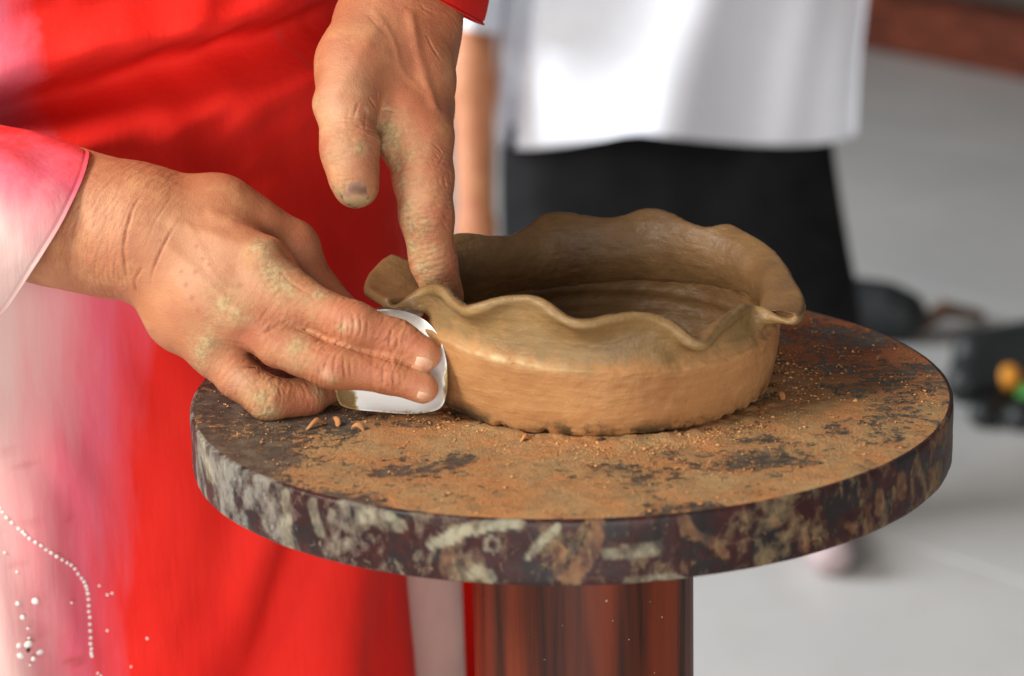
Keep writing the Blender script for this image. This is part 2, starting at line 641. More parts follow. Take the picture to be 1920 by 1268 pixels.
# dark wall with a low red-brown wooden plinth far behind, upper right
pa, pb = on_plane(1620, 92, 0), on_plane(1925, 152, 0)
dirv = (pb-pa)/np.linalg.norm(pb-pa)
ang = math.atan2(dirv[1], dirv[0])
mid = pa+dirv*1.0
nrm = np.array([-dirv[1], dirv[0], 0])
if nrm[1] < 0:
    nrm = -nrm
plinth = box('wooden_plinth', (6.4, .16, .155), tuple(mid+nrm*.08+np.array([0, 0, .0785])), M_SILL, rot=(0, 0, ang), bev=.01)
tag(plinth, 'low red-brown wooden plinth running along the dark wall in the background', 'plinth')
wall = box('wall', (6.4, .12, 2.4), tuple(mid+nrm*.24+np.array([0, 0, 1.2])), M_DARK, rot=(0, 0, ang), bev=.01)
tag(wall, 'dark brown wall behind the low wooden plinth', 'wall', kind='structure')

# ================================================================== WHEEL
RW, TW = .1418, .0228
wheel = thing('pottery_wheel', 'round clay-dusted banding wheel on a polished red-brown wooden pillar', 'pottery wheel', (0, 0, 0))
POT = np.array([.0117, 0.0, H])
POT_R = .0629


def build_wheel():
    nr, na = 130, 720
    rr = np.concatenate([np.linspace(.006, RW-.0016, nr)])
    th = np.linspace(0, 2*np.pi, na, endpoint=False)
    R_, T_ = np.meshgrid(rr, th, indexing='ij')
    X, Y = R_*np.cos(T_), R_*np.sin(T_)
    P = np.stack([X, Y, np.zeros_like(X)], -1).reshape(-1, 3)
    Q = P*np.array([1, 1, 1])
    big = fbm(Q, 34, 3, 4)
    small = fbm(Q, 190, 9, 3)
    x, y = P[:, 0], P[:, 1]
    rp = np.hypot(x-POT[0], y)
    dust = .52+.70*big+.12*small
    dust += .28*np.exp(-((rp-.066)/.018)**2)*(y < .02)        # shavings piled round the foot
    dust -= .38*sstep(-.075, -.118, x)*(.4+.6*sstep(.06, -.03, y))  # bare lacquer near the left rim
    dust += .30*sstep(.05, .09, x)*sstep(-.01, .03, y)
    dust -= .35*np.clip(fbm(P, 75, 88, 3)-.05, 0, 1)*2
    dust += .18*sstep(-.02, -.09, y)*sstep(-.09, -.02, x)
    z = .00055*np.clip(dust, 0, 1.2)+.0004*small*np.clip(dust, 0, 1)+.0009*np.exp(-((rp-.0645)/.006)**2)*np.clip(.4+small+big, 0, 1)
    edge = sstep(RW-.004, RW-.0016, np.hypot(x, y))
    z *= 1-edge
    V = np.concatenate([P+np.stack([0*z, 0*z, z], -1), [[0, 0, .0004]]])
    V += OFF
    F = grid_faces(nr, na, False, True)
    me = mesh_obj('wheel_top', V, F, M_TOP, wheel, dust=np.concatenate([dust, [.6]]))
    # rim band with rounded arrises, carrying smeared clay
    prof = [(RW-.0016, 0.0), (RW-.0005, -.0004), (RW, -.0016), (RW+.0001, -.006), (RW, -.011), (RW+.0001, -.016), (RW, TW*-1+.0016), (RW-.0006, -TW+.0004), (RW-.002, -TW)]
    prof = cr(prof, 34)
    na = 1500
    th = np.linspace(0, 2*np.pi, na, endpoint=False)
    A, K = np.meshgrid(th, np.arange(len(prof)), indexing='ij')
    wob = 1+.0012*np.sin(A*3+1)+.0006*np.sin(A*11)
    V = np.stack([prof[K, 0]*wob*np.cos(A), prof[K, 0]*wob*np.sin(A), prof[K, 1]], -1).reshape(-1, 3)
    nn = V*np.array([1, 1, 0])/RW
    V = V+nn*(.00022*fbm(V, 140, 5, 3))[:, None]+OFF
    px = proj(V)
    front = V[:, 1] < .03
    cream = np.zeros(len(V))
    tan = np.zeros(len(V))

    def stroke(acc, pts, w, s=1.0):
        pts = np.array(pts, float)
        best = np.full(len(V), 1e9)
        for p, q in zip(pts[:-1], pts[1:]):
            d = q-p
            t = np.clip(((px[:, :2]-p)@d)/(d@d), 0, 1)
            best = np.minimum(best, np.hypot(*(px[:, :2]-p-t[:, None]*d).T))
        v = s*.72*sstep(1.15, .75, best/w+.75*fbm(V, 210, 31, 5, .6))*front*np.clip(.75+.8*fbm(V, 320, 33, 2), 0, 1)
        np.maximum(acc, v, out=acc)
    stroke(cream, [(812, 1020), (838, 1012), (865, 995), (905, 986), (975, 982)], 13)
    stroke(cream, [(912, 1012), (922, 1006), (934, 1014), (935, 1026), (925, 1034), (912, 1028), (912, 1012)], 5, .6)
    stroke(cream, [(1045, 988), (1018, 1012), (1000, 1032), (990, 1042)], 9)
    stroke(cream, [(895, 1075), (915, 1085)], 16, .7)
    stroke(cream, [(1140, 1038), (1190, 1035), (1230, 1030)], 14, .8)
    stroke(cream, [(1175, 1095), (1230, 1080), (1290, 1088)], 8, .8)
    stroke(cream, [(690, 965), (748, 985)], 15, .75)
    stroke(cream, [(536, 925), (540, 1030)], 9, .7)
    stroke(cream, [(585, 940), (600, 1000)], 10, .55)
    stroke(cream, [(372, 800), (382, 850), (395, 900)], 7, .8)
    stroke(tan, [(1120, 980), (1110, 1030), (1070, 1085)], 16, .9)
    stroke(tan, [(1048, 1030), (1045, 1070), (1065, 1088), (1090, 1085)], 12, .85)
    stroke(tan, [(838, 1030), (842, 1070), (848, 1088)], 14, .8)
    stroke(tan, [(1280, 978), (1300, 1000), (1340, 1020)], 12, .9)
    for (a_, b_, w, s_) in [((1350, 1030), (1358, 1042), 9, .9), ((1452, 975), (1458, 985), 9, .9), ((1510, 1000), (1512, 1030), 8, .8), ((1590, 985), (1600, 992), 9, .9),
                            ((1625, 950), (1630, 985), 8, .8), ((1650, 925), (1648, 960), 7, .8), ((1690, 890), (1692, 930), 8, .8), ((1745, 885), (1752, 915), 8, .7), ((1755, 830), (1770, 800), 9, .8)]:
        stroke(tan, [a_, b_], w, s_)
    mesh_obj('wheel_edge', V, grid_faces(na, len(prof), True, False), M_EDGE, wheel, cream=cream, tan=tan)
    # underside
    th = np.linspace(0, 2*np.pi, 96, endpoint=False)
    Vb = np.concatenate([np.stack([(RW-.0019)*np.cos(th), (RW-.0019)*np.sin(th), 0*th-TW], -1), [[0, 0, -TW]]])+OFF
    Fb = [(int((k+1) % 96), int(k), 96) for k in range(96)]
    mesh_obj('wheel_underside', Vb, Fb, M_EDGE, wheel, smooth=False, cream=np.zeros(97), tan=np.zeros(97))
    # pillar
    ctr = at(1097, 1150, 0)
    rp_ = .0425
    zs = np.concatenate([np.linspace(H-TW-.0005, .06, 50), [.05, .045, .03, .004, .0]])
    rs = np.concatenate([np.full(50, rp_), [rp_+.002, .075, .085, .09, .088]])
    na = 160
    th = np.linspace(0, 2*np.pi, na, endpoint=False)
    flute = 1-.003*np.abs(np.sin(th*11))**.6
    V = np.stack([(rs[None, :]*flute[:, None])*np.cos(th)[:, None]+ctr[0], (rs[None, :]*flute[:, None])*np.sin(th)[:, None]+0.0, np.repeat(zs[None, :], na, 0)], -1).reshape(-1, 3)
    mesh_obj('pillar', V, grid_faces(na, len(zs), True, False)[:, ::-1], M_PED, wheel)


build_wheel()

# ================================================================== POT
def pot_hit(px, py, r, near):
    """point on the vertical cylinder of radius r about the pot axis seen at a photo pixel"""
    if near == 2:          # given by height (mm) instead of radius
        return on_plane(px, py, H+r)
    o = WR @ (-_c) + OFF
    d = WR @ np.array([(px-960)/FPX, (py-634)/FPX, 1.0])
    ox, oy = o[0]-POT[0], o[1]-POT[1]
    A = d[0]**2+d[1]**2
    B = 2*(ox*d[0]+oy*d[1])
    C = ox*ox+oy*oy-r*r
    disc = max(B*B-4*A*C, 0)
    t = (-B-math.sqrt(disc))/(2*A) if near else (-B+math.sqrt(disc))/(2*A)
    return o+d*t


RIM = [  # photo pixel, plan radius (mm), near side; walked from the left lobe across the front, round the right and back
    (690, 545, 40, 2), (709, 563, 39, 2), (736, 574, 39.5, 2), (767, 558, 42, 2), (800, 545, 45, 2), (824, 549, 67, 1), (843, 570, 67.5, 1), (872, 588, 69, 1), (905, 580, 68, 1),
    (940, 566, 65.5, 1), (971, 560, 64, 1), (1004, 566, 64.5, 1), (1038, 594, 67, 1), (1074, 612, 69.5, 1), (1110, 613, 69.5, 1), (1164, 600, 66.5, 1), (1212, 595, 64.5, 1), (1253, 612, 65.5, 1),
    (1288, 644, 68.5, 1), (1322, 652, 70, 1), (1350, 622, 67, 1), (1384, 592, 63.5, 1), (1412, 571, 62, 1), (1432, 574, 65.5, 1), (1455, 590, 36.8, 2), (1482, 603, 35.0, 2), (1499, 596, 35.2, 2), (1503, 577, 36.5, 2),
    (1497, 553, 38.5, 2), (1483, 530, 39.5, 2), (1474, 510, 41.0, 2), (1450, 481, 42.5, 2), (1412, 454, 70, 0), (1376, 434, 70, 0), (1352, 430, 68, 0), (1330, 434, 65.5, 0), (1300, 426, 65.5, 0),
    (1262, 407, 68.5, 0), (1222, 398, 70, 0), (1196, 402, 69, 0), (1160, 413, 66, 0), (1110, 412, 65.5, 0), (1061, 405, 68, 0), (1022, 409, 69.5, 0), (992, 430, 69, 0), (960, 447, 66, 0),
    (920, 449, 65, 0), (882, 446, 66.5, 0), (850, 449, 69, 0), (818, 470, 70, 0), (785, 488, 46, 2), (745, 484, 46, 2), (710, 508, 43.5, 2)]


def build_pot():
    root = thing('clay_bowl', 'freshly shaped tan clay bowl with a wavy ruffled rim on the wheel', 'bowl', tuple(POT))
    R = np.array([pot_hit(a, b, r/1000, s) for a, b, r, s in RIM])
    nu = 560
    # even parameter by arc length
    Rd = cr(R, 4000, True)
    L = np.r_[0, np.cumsum(np.linalg.norm(np.diff(np.r_[Rd, Rd[:1]], axis=0), axis=1))]
    s = np.linspace(0, L[-1], nu, endpoint=False)
    Rr = np.stack([np.interp(s, L, np.r_[Rd[:, k], Rd[0, k]]) for k in range(3)], -1)
    for _ in range(3):
        Rr = Rr*.5+.25*(np.roll(Rr, 1, 0)+np.roll(Rr, -1, 0))
    phi = np.unwrap(np.arctan2(Rr[:, 1]-POT[1], Rr[:, 0]-POT[0]))
    lin_ = phi[0]+(2*np.pi)*np.arange(nu)/nu
    res = phi-lin_
    for _ in range(400):
        res = .5*res+.25*(np.roll(res, 1)+np.roll(res, -1))
    ph = lin_+res
    cx, sx = np.cos(ph), np.sin(ph)
    e = np.stack([cx, sx, 0*cx], -1)
    rimz = Rr[:, 2]-H
    low = fbm(e*3, 1.5, 4, 3)
    lowf = fbm(e*40, 1, 6, 3)

    def ringp(r, z):
        return POT+e*np.asarray(r).reshape(-1, 1)+np.stack([0*cx, 0*cx, np.broadcast_to(z, cx.shape)], -1)
    zs = .0268+.0022*np.sin(ph*2+.6)+.0012*low          # shoulder height
    foot_in = .0004+.0012*np.clip(lowf, 0, 1)
    lift = .0002+.0040*np.clip(fbm(e*14, 1, 21, 3)-.08, 0, 1)
    ctl = [ringp(POT_R-.003-foot_in, lift+.0002), ringp(POT_R-.0012-foot_in*.6, lift+.0011), ringp(POT_R+.0002+0*cx, .0045), ringp(POT_R+.0022, .012), ringp(POT_R+.0034+.0004*low, .020),
           ringp(POT_R+.0040+.0004*low, zs-.0006), ringp(POT_R+.0028+.0004*low, zs+.0016)]
    sh = ctl[-1]
    # flare: leave the shoulder upward, bend out to the rim
    up = sh+np.stack([0*cx, 0*cx, (rimz-zs)*.55], -1)-e*.0042
    rows = []
    nlow = 46
    C = np.stack(ctl, 0)
    for k in range(nu):
        rows.append(None)
    # lower wall: Catmull-Rom across control rings (vectorised over u)
    lowr = []
    for t in np.linspace(0, len(ctl)-1, nlow):
        i = min(int(t), len(ctl)-2)
        f = t-i
        a, b, c, d = C[max(i-1, 0)], C[i], C[i+1], C[min(i+2, len(ctl)-1)]
        lowr.append(.5*((2*b)+(c-a)*f+(2*a-5*b+4*c-d)*f*f+(3*b-a-3*c+d)*f**3))
    # outer skin ends just below the lip; the rim line itself is the lip's top
    TH = .0048
    top = Rr-np.stack([0*cx, 0*cx, np.full_like(cx, .0012)], -1)
    for t in np.linspace(0, 1, 34)[1:]:
        lowr.append((1-t)**2*sh+2*t*(1-t)*up+t*t*top)
    O = np.stack(lowr, 1)              # nu, nv, 3
    nv = O.shape[1]
    F0 = grid_faces(nu, nv, True, False)
    N = normals(O.reshape(-1, 3), F0).reshape(nu, nv, 3)
    if (N[:, 10]*e).sum() < 0:
        N = -N
    # keep the wall thinner where it ruffles
    thick = np.full(nv, TH+.0012)
    thick[nlow:] = np.linspace(TH+.0010, TH*.86, nv-nlow)
    Ins = O-N*thick[None, :, None]
    Ins = Ins[:, 8:]
    # smooth the inside along u so folds stay clean
    for _ in range(6):
        Ins = .5*Ins+.25*(np.roll(Ins, 1, 0)+np.roll(Ins, -1, 0))
    to, ti = O[:, -1], Ins[:, -1]
    lip = []
    half = (to-ti)/2
    cen = (to+ti)/2
    upv = O[:, -1]-O[:, -4]
    upv /= np.linalg.norm(upv, axis=1, keepdims=True)
    hl = np.linalg.norm(half, axis=1, keepdims=True)
    for al in np.linspace(0, np.pi, 10)[1:-1]:
        lip.append(cen+half*np.cos(al)+upv*hl*np.sin(al)*.85)
    inr = [Ins[:, k] for k in range(Ins.shape[1]-1, -1, -1)]
    fl0 = inr[-1]
    zfl = H+.0055
    fl = []
    for t in np.linspace(0, 1, 26)[1:]:
        rad = (1-t)*.985
        p = POT+(fl0-POT)*np.array([1, 1, 0])*rad
        p = p.copy()
        p[:, 2] = fl0[:, 2]*(1-min(t*9, 1))+zfl*min(t*9, 1)
        fl.append(p)
    allr = np.stack(list(O.transpose(1, 0, 2))+lip+inr+fl, 1)
    nvt = allr.shape[1]
    V = allr.reshape(-1, 3)
    F = grid_faces(nu, nvt, True, False)
    Nn = normals(V, F)
    K = np.tile(np.arange(nvt), nu)
    zrel = V[:, 2]-H
    rimrel = np.repeat(rimz, nvt)
    dent = .0006*fbm(V, 48, 2, 4)+.00028*fbm(V*np.array([1, 1, 2.2]), 260, 8, 3)
    ridg = .0004*np.exp(-((zrel-np.repeat(zs, nvt)-.0002)/.0007)**2)*(K < nlow+4)*np.clip(.6+fbm(V, 40, 12, 2), 0, 1)
    hollow = np.zeros(len(V))
    inner = K > nv+4
    hollow += inner*(.0006*np.exp(-((zrel-.021-.002*fbm(V, 16, 7, 2))/.0012)**2)-.0005*np.exp(-((zrel-.0175-.002*fbm(V, 16, 7, 2))/.0016)**2))*np.clip(.5+1.4*fbm(V, 22, 19, 2), 0, 1)+inner*.0005*fbm(V, 45, 29, 3)
    sgn = 1.0 if (Nn.reshape(nu, nvt, 3)[:, 20]*e).sum() > 0 else -1.0
    V = V+sgn*Nn*(dent+ridg+hollow)[:, None]
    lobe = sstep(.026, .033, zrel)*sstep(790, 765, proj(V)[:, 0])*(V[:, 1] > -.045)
    deep = np.maximum(inner*1.0, .85*lobe)     # wet inside, plus shade painted dark there and on the left lobe
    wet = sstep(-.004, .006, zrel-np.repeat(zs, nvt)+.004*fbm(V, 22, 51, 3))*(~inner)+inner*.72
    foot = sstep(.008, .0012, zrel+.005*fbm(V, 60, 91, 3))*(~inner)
    pxy = proj(V)
    slip = np.exp(-((pxy[:, 0]-960)/95)**2)*np.exp(-((zrel-np.repeat(zs, nvt)-.0004)/.0013)**2)*(~inner)*(V[:, 1] < POT[1])
    if sgn < 0:
        F = F[:, ::-1]
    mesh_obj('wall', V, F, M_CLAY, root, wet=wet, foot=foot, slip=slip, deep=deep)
    # underside slab so that the bowl is closed
    b0 = allr[:, 0]
    Vb = np.concatenate([b0*[1, 1, 0]+[0, 0, H+.0012], [[POT[0], POT[1], H+.0012]]])
    Fb = [(int((k+1) % nu), int(k), nu) for k in range(nu)]
    mesh_obj('base', Vb, Fb, M_CLAY, root, wet=np.zeros(nu+1), foot=np.zeros(nu+1), slip=np.zeros(nu+1), deep=np.zeros(nu+1))
    return Rr


RIM3 = build_pot()
print('rim z mm', [round(float((pot_hit(a, b, r/1000, s)[2]-H)*1000), 1) for a, b, r, s in RIM])


def build_crumbs():
    base = np.array([(1, 0, 0), (-1, 0, 0), (0, 1, 0), (0, -1, 0), (0, 0, 1), (0, 0, -1)], float)
    fc = np.array([(0, 2, 4), (2, 1, 4), (1, 3, 4), (3, 0, 4), (2, 0, 5), (1, 2, 5), (3, 1, 5), (0, 3, 5)])
    Vs, Fs, T = [], [], []
    n = 0
    N = 15000
    while n < N:
        u = RNG.random()
        if u < .62:      # litter around the foot
            a = RNG.uniform(0, 2*np.pi)
            r = POT_R+.001+abs(RNG.normal(0, .0085))
            x, y = POT[0]+r*np.cos(a), r*np.sin(a)
        else:
            a = RNG.uniform(0, 2*np.pi)
            r = RW*.98*np.sqrt(RNG.random())
            x, y = r*np.cos(a), r*np.sin(a)
        rp = np.hypot(x-POT[0], y)
        if np.hypot(x, y) > RW*.975 or rp < POT_R-.001:
            continue
        if u > .62 and math.sin(x*173+2*math.sin(y*97))+math.sin(y*211+x*60) < -.5:
            continue
        if x < -.085 and RNG.random() < .55:
            continue
        s = np.clip(RNG.lognormal(math.log(.00024), .5), .00011, .0010)
        q = base*RNG.uniform(.55, 1.3, (6, 1))*s*np.array([RNG.uniform(.8, 1.6), RNG.uniform(.8, 1.6), RNG.uniform(.5, .9)])
        c, sn = np.cos(a*7), np.sin(a*7)
        q = q@np.array([[c, -sn, 0], [sn, c, 0], [0, 0, 1]])
        Vs.append(q+[x, y, H+.0004+s*.35])
        Fs.append(fc+6*n)
        T.append(np.full(6, -.6 if (rp < POT_R+.0035 and RNG.random() < .45) else RNG.random()))
        n += 1
    o = mesh_obj('clay_crumbs', np.concatenate(Vs), np.concatenate(Fs), M_CRUMB, None, False, tone=np.concatenate(T))
    tag(o, 'orange-brown clay crumbs and dust scattered over the wheel top', 'clay crumbs', kind='stuff')


build_crumbs()


def build_shavings():
    # a few curled clay trimmings near the hand and along the foot of the bowl
    spots = [(593, 801, 44, .3, 'longest curled orange clay shaving, in front of the little finger'), (632, 797, 26, 1.2, 'small upright clay shaving between the little finger and the scraper'),
             (672, 808, 22, 2.2, 'small clay shaving on the wheel just below the scraper'), (1466, 750, 24, 1.0, 'clay shaving at the right foot of the bowl'), (985, 830, 24, .1, 'clay shaving against the front foot of the bowl')]
    for px, py, ln, rot, lab in spots:
        c = on_plane(px, py, H)
        L = ln*.0002
        n = 14
        t = np.linspace(-.5, .5, n)
        w = .0011*np.sqrt(np.clip(1-(2*t)**2, .04, 1))
        ax = np.stack([t*L, .25*L*np.sin(t*3.2), .0012+.0012*np.cos(t*5)], -1)
        ring = []
        for k in range(8):
            an = k*np.pi/4
            ring.append(ax+np.stack([0*t, w*np.cos(an)*1.3, w*np.sin(an)*.8], -1))
        V = np.stack(ring, 1).reshape(-1, 3)
        c_, s_ = math.cos(rot), math.sin(rot)
        V = V@np.array([[c_, s_, 0], [-s_, c_, 0], [0, 0, 1]])
        V += .0003*fbm(V+c, 500, 3, 2)[:, None]
        V += c
        o = mesh_obj('clay_shaving', V, grid_faces(n, 8, False, True), M_CRUMB, None, True, tone=np.full(len(V), random.random()*.6))
        tag(o, lab, 'clay shaving', 'clay shavings on the wheel')


build_shavings()


# ================================================================== SCRAPER
def build_scraper():
    out = [(722, 580), (766, 586), (801, 604), (824, 634), (836, 672), (839, 712), (836, 745), (824, 766), (795, 774.5), (755, 776), (705, 772), (655, 766), (634, 752), (628, 705), (645, 630), (685, 590)]
    n = 200
    O = cr(out, n, True)
    ctr = np.array([735, 690])
    rings = [(.02, 0), (.3, 0), (.6, 0), (.8, -.0003), (.9, -.0010), (.96, -.0020), (1.0, -.0031)]

    def dep(p, r):
        x, y = p[:, 0], p[:, 1]
        d = -.0285-.0135*sstep(772, 846, x)**1.4+.006*sstep(700, 580, y)
        return d+r
    L = []
    for k, r in rings:
        L.append((ctr+(O-ctr)*k, r))
    V = []
    for p, r in L:
        V.append([at(a, b, d) for (a, b), d in zip(p, dep(p, r))])
    for p, r in L[::-1]:
        V.append([at(a, b, d) for (a, b), d in zip(p, dep(p, r)+.0011)])
    V = np.array(V)
    nv = V.shape[0]
    Vf = V.transpose(1, 0, 2).reshape(-1, 3)
    F = grid_faces(n, nv, True, False)
    px = proj(Vf)
    cl = .62*np.exp(-((px[:, 1]-776)/9)**2)+.95*np.exp(-((px[:, 0]-842)/11)**2)*sstep(665, 705, px[:, 1])+.85*sstep(684, 655, px[:, 0])*sstep(700, 740, px[:, 1])
    o = mesh_obj('scraper', Vf, F, M_SCR, None, clay=np.clip(cl, 0, 1))
    tag(o, 'white plastic oval scraper held against the bowl under the lower hand', 'scraper')


build_scraper()


# ================================================================== HANDS
def P3(p):
    return at(p[0], p[1], p[2]/1000)


def rad(p):
    return p[3]*(DEP+p[2]/1000)/FPX


def chain(fl, G, pts, k=.004):
    for a, b in zip(pts[:-1], pts[1:]):
        fl.cone(G, P3(a), P3(b), rad(a), rad(b), k)


def build_hand(palm, fingers, h=.00095, clip=None):
    allp = np.array([P3(p) for c, _ in palm for p in c]+[P3(p) for c, *_ in fingers for p in c])
    allr = max(rad(p) for c, _ in palm for p in c)
    lo, hi = allp.min(0)-allr-.004, allp.max(0)+allr+.004
    if clip:
        lo, hi = clip(lo, hi)
    fl = Field(lo, hi, h)
    G = fl.blank()
    for c, k in palm:
        chain(fl, G, c, k)
    total = None
    fs = []
    for c, k, kp in fingers:
        g = fl.blank()
        chain(fl, g, c, k)
        fs.append((g, kp))
    total = G.copy()
    fing = None
    for g, kp in fs:
        j = smin(G, g, kp)
        total = np.minimum(total, j) if fing is None else smin(total, j, .0010)
        fing = 1
    V, F = surface_nets(total, fl.lo, h)
    V = smooth_mesh(V, F, 3, .5)
    return V, F


class Skin:
    """fine relief and colour masks laid on a hand mesh at points found on its surface"""

    def __init__(s, V, F, reach=64):
        s.V, s.F, s.reach = V, F, reach
        s.N = normals(V, F)
        s.px = proj(V)
        s.view = (s.N@WR)[:, 2] < -.05      # faces the camera
        s.disp = np.zeros(len(V))
        s.m = {k: np.zeros(len(V)) for k in ('red', 'pale', 'clay', 'mole', 'dirt')}

    def find(s, x, y):
        d2 = (s.px[:, 0]-x)**2+(s.px[:, 1]-y)**2
        k = np.where((d2 < s.reach) & s.view)[0]
        if not len(k):
            k = np.where(s.view)[0]
            return s.V[k[np.argmin(d2[k])]]
        k = k[s.px[k, 2] < s.px[k, 2].min()+.004]
        w = np.exp(-d2[k]/(s.reach*.1))+1e-9
        return at(x, y, (s.px[k, 2]*w).sum()/w.sum())

    def crease(s, pts, w=3.0, dep=2.0, lip=.16):
        pts = cr(np.array(pts, float), max(6, 4*len(pts)))
        Q = np.array([s.find(*p) for p in pts])
        w_, dp = w*.00016, dep*.00021
        lo, hi = Q.min(0)-w_*5, Q.max(0)+w_*5
        k = np.where(((s.V > lo) & (s.V < hi)).all(1))[0]
        if not len(k):
            return
        best = np.full(len(k), 1e9)
        tb = np.zeros(len(k))
        for i in range(len(Q)-1):
            a, d = Q[i], Q[i+1]-Q[i]
            t = np.clip(((s.V[k]-a)@d)/(d@d+1e-15), 0, 1)
            r = np.linalg.norm(s.V[k]-a-t[:, None]*d, axis=1)
            mm = r < best
            best[mm] = r[mm]
            tb[mm] = (i+t[mm])/(len(Q)-1)
        fade = sstep(0, .38, np.minimum(tb, 1-tb))*np.clip(.8+.7*fbm(s.V[k], 240, 5, 2), .25, 1.2)
        s.disp[k] += fade*dp*(-np.exp(-(best/w_)**2)+lip*np.exp(-((best-2.0*w_)/(1.1*w_))**2))
        s.m['red'][k] = np.maximum(s.m['red'][k], np.clip(.28*dep, .3, .95)*fade*np.exp(-(best/(w_*.8))**2))  # darker red along the fold paints in its shade

    def ridge(s, pts, w, hgt):
        pts = cr(np.array(pts, float), 12)
        Q = np.array([s.find(*p) for p in pts])
        best = np.full(len(s.V), 1e9)
        for a, b in zip(Q[:-1], Q[1:]):
            d = b-a
            t = np.clip(((s.V-a)@d)/(d@d), 0, 1)
            best = np.minimum(best, np.linalg.norm(s.V-a-t[:, None]*d, axis=1))
        s.disp += hgt*.0002*np.exp(-(best/(w*.0002))**2)

    def wrinkle(s, a, j, b, amp=1.0, reach=1.0):
        """cross folds over a joint j lying between points a and b (pixel, depth, radius)"""
        A, J, B, r = P3(a), P3(j), P3(b), rad(j)
        ax = (B-A)/np.linalg.norm(B-A)
        D = s.V-J
        k = np.where((np.linalg.norm(D, axis=1) < 2.2*r) & s.view)[0]
        u = D[k]@ax
        q = D[k]*160+np.outer(u, ax)*900
        n = 1-np.abs(noise(q, 1, 41))*2
        n2 = 1-np.abs(noise(q*1.9, 1, 43))*2
        w = np.exp(-(u/(reach*r))**2)
        s.disp[k] -= amp*.00027*w*np.clip(n, 0, 1)+amp*.00012*w*np.clip(n2, 0, 1)
        s.m['red'][k] = np.maximum(s.m['red'][k], .55*w*np.clip(n*1.2-.3, 0, 1))

    def spot(s, name, x, y, r, v=1.0):
        if name == 'clay':
            s.spot('film', x, y, r*2.2, v*.55)
            r, v, name = r*.95, v*.95, 'clay'
        if name == 'film':
            name = 'clay'
        c = s.find(x, y)
        d = np.linalg.norm(s.V-c, axis=1)/(r*.0002)
        np.maximum(s.m[name], v*np.exp(-d**2), out=s.m[name])

    def bump(s, x, y, r, hgt):
        c = s.find(x, y)
        d = np.linalg.norm(s.V-c, axis=1)/(r*.0002)
        s.disp += hgt*.0002*np.exp(-d**2)

    def apply(s):
        s.disp += .00014*fbm(s.V, 190, 3, 3)+.00038*fbm(s.V, 60, 8, 2)
        conc = ((smooth_mesh(s.V, s.F, 3, .5)-s.V)*s.N).sum(1)      # deep valleys keep their shape
        s.disp = smooth_mesh(np.stack([s.disp]*3, -1), s.F, 1, .4)[:, 0]*sstep(5e-5, 1.2e-5, conc)
        s.V = s.V+s.N*s.disp[:, None]
        return s


# --- right hand (lower left of the picture), pressing the scraper on the bowl
RH_PALM = [
    ([(-330, 330, 60, 150), (-150, 355, 32, 138), (-60, 368, 22, 130), (110, 405, 5, 121), (215, 430, -5, 116), (265, 442, -10, 112)], .010),
    ([(275, 405, -5, 84), (400, 418, -2, 74), (545, 462, 2, 46)], .008),
    ([(410, 415, -8, 70), (460, 440, -4, 60)], .010),
    ([(285, 430, -12, 78), (420, 480, -20, 60), (500, 500, -28, 47)], .008),
    ([(285, 468, -14, 76), (400, 560, -26, 58), (455, 592, -31, 48)], .008),
    ([(288, 490, -10, 66), (340, 590, -16, 58), (400, 652, -24, 46)], .008),
    ([(350, 500, 0, 82), (440, 560, -4, 72)], .010),
    ([(440, 540, -26, 46), (505, 580, -32, 36), (528, 592, -34, 26)], .009),
    ([(300, 400, 10, 70), (430, 440, 20, 58)], .010)]
RH_FING = [
    ([(545, 468, 3, 47), (600, 552, 3, 41), (690, 640, -9, 36), (748, 676, -15, 31)], .003, .007),                                       # index
    ([(498, 502, -28, 47), (560, 563, -34, 45), (650, 606, -41, 41), (668, 611, -42, 41), (742, 637, -40, 38), (794, 665, -42, 32)], .003, .008),   # middle
    ([(452, 592, -32, 46), (520, 648, -37, 39), (570, 666, -41, 39), (612, 684, -44, 39), (632, 689, -45, 39), (728, 705, -45, 33), (793, 728, -45, 29)], .003, .008),   # ring
    ([(402, 658, -22, 44), (445, 706, -27, 39), (503, 748, -29, 40), (575, 746, -22, 35), (624, 724, -12, 30)], .003, .006),              # little
    ([(535, 608, -33, 14), (650, 650, -42, 13), (740, 677, -42.5, 12), (796, 696, -41.5, 9)], .003, .003),
    ([(430, 440, 20, 56), (560, 552, 16, 44), (660, 648, 0, 38), (716, 688, -11, 31)], .004, .008)]                                      # thumb

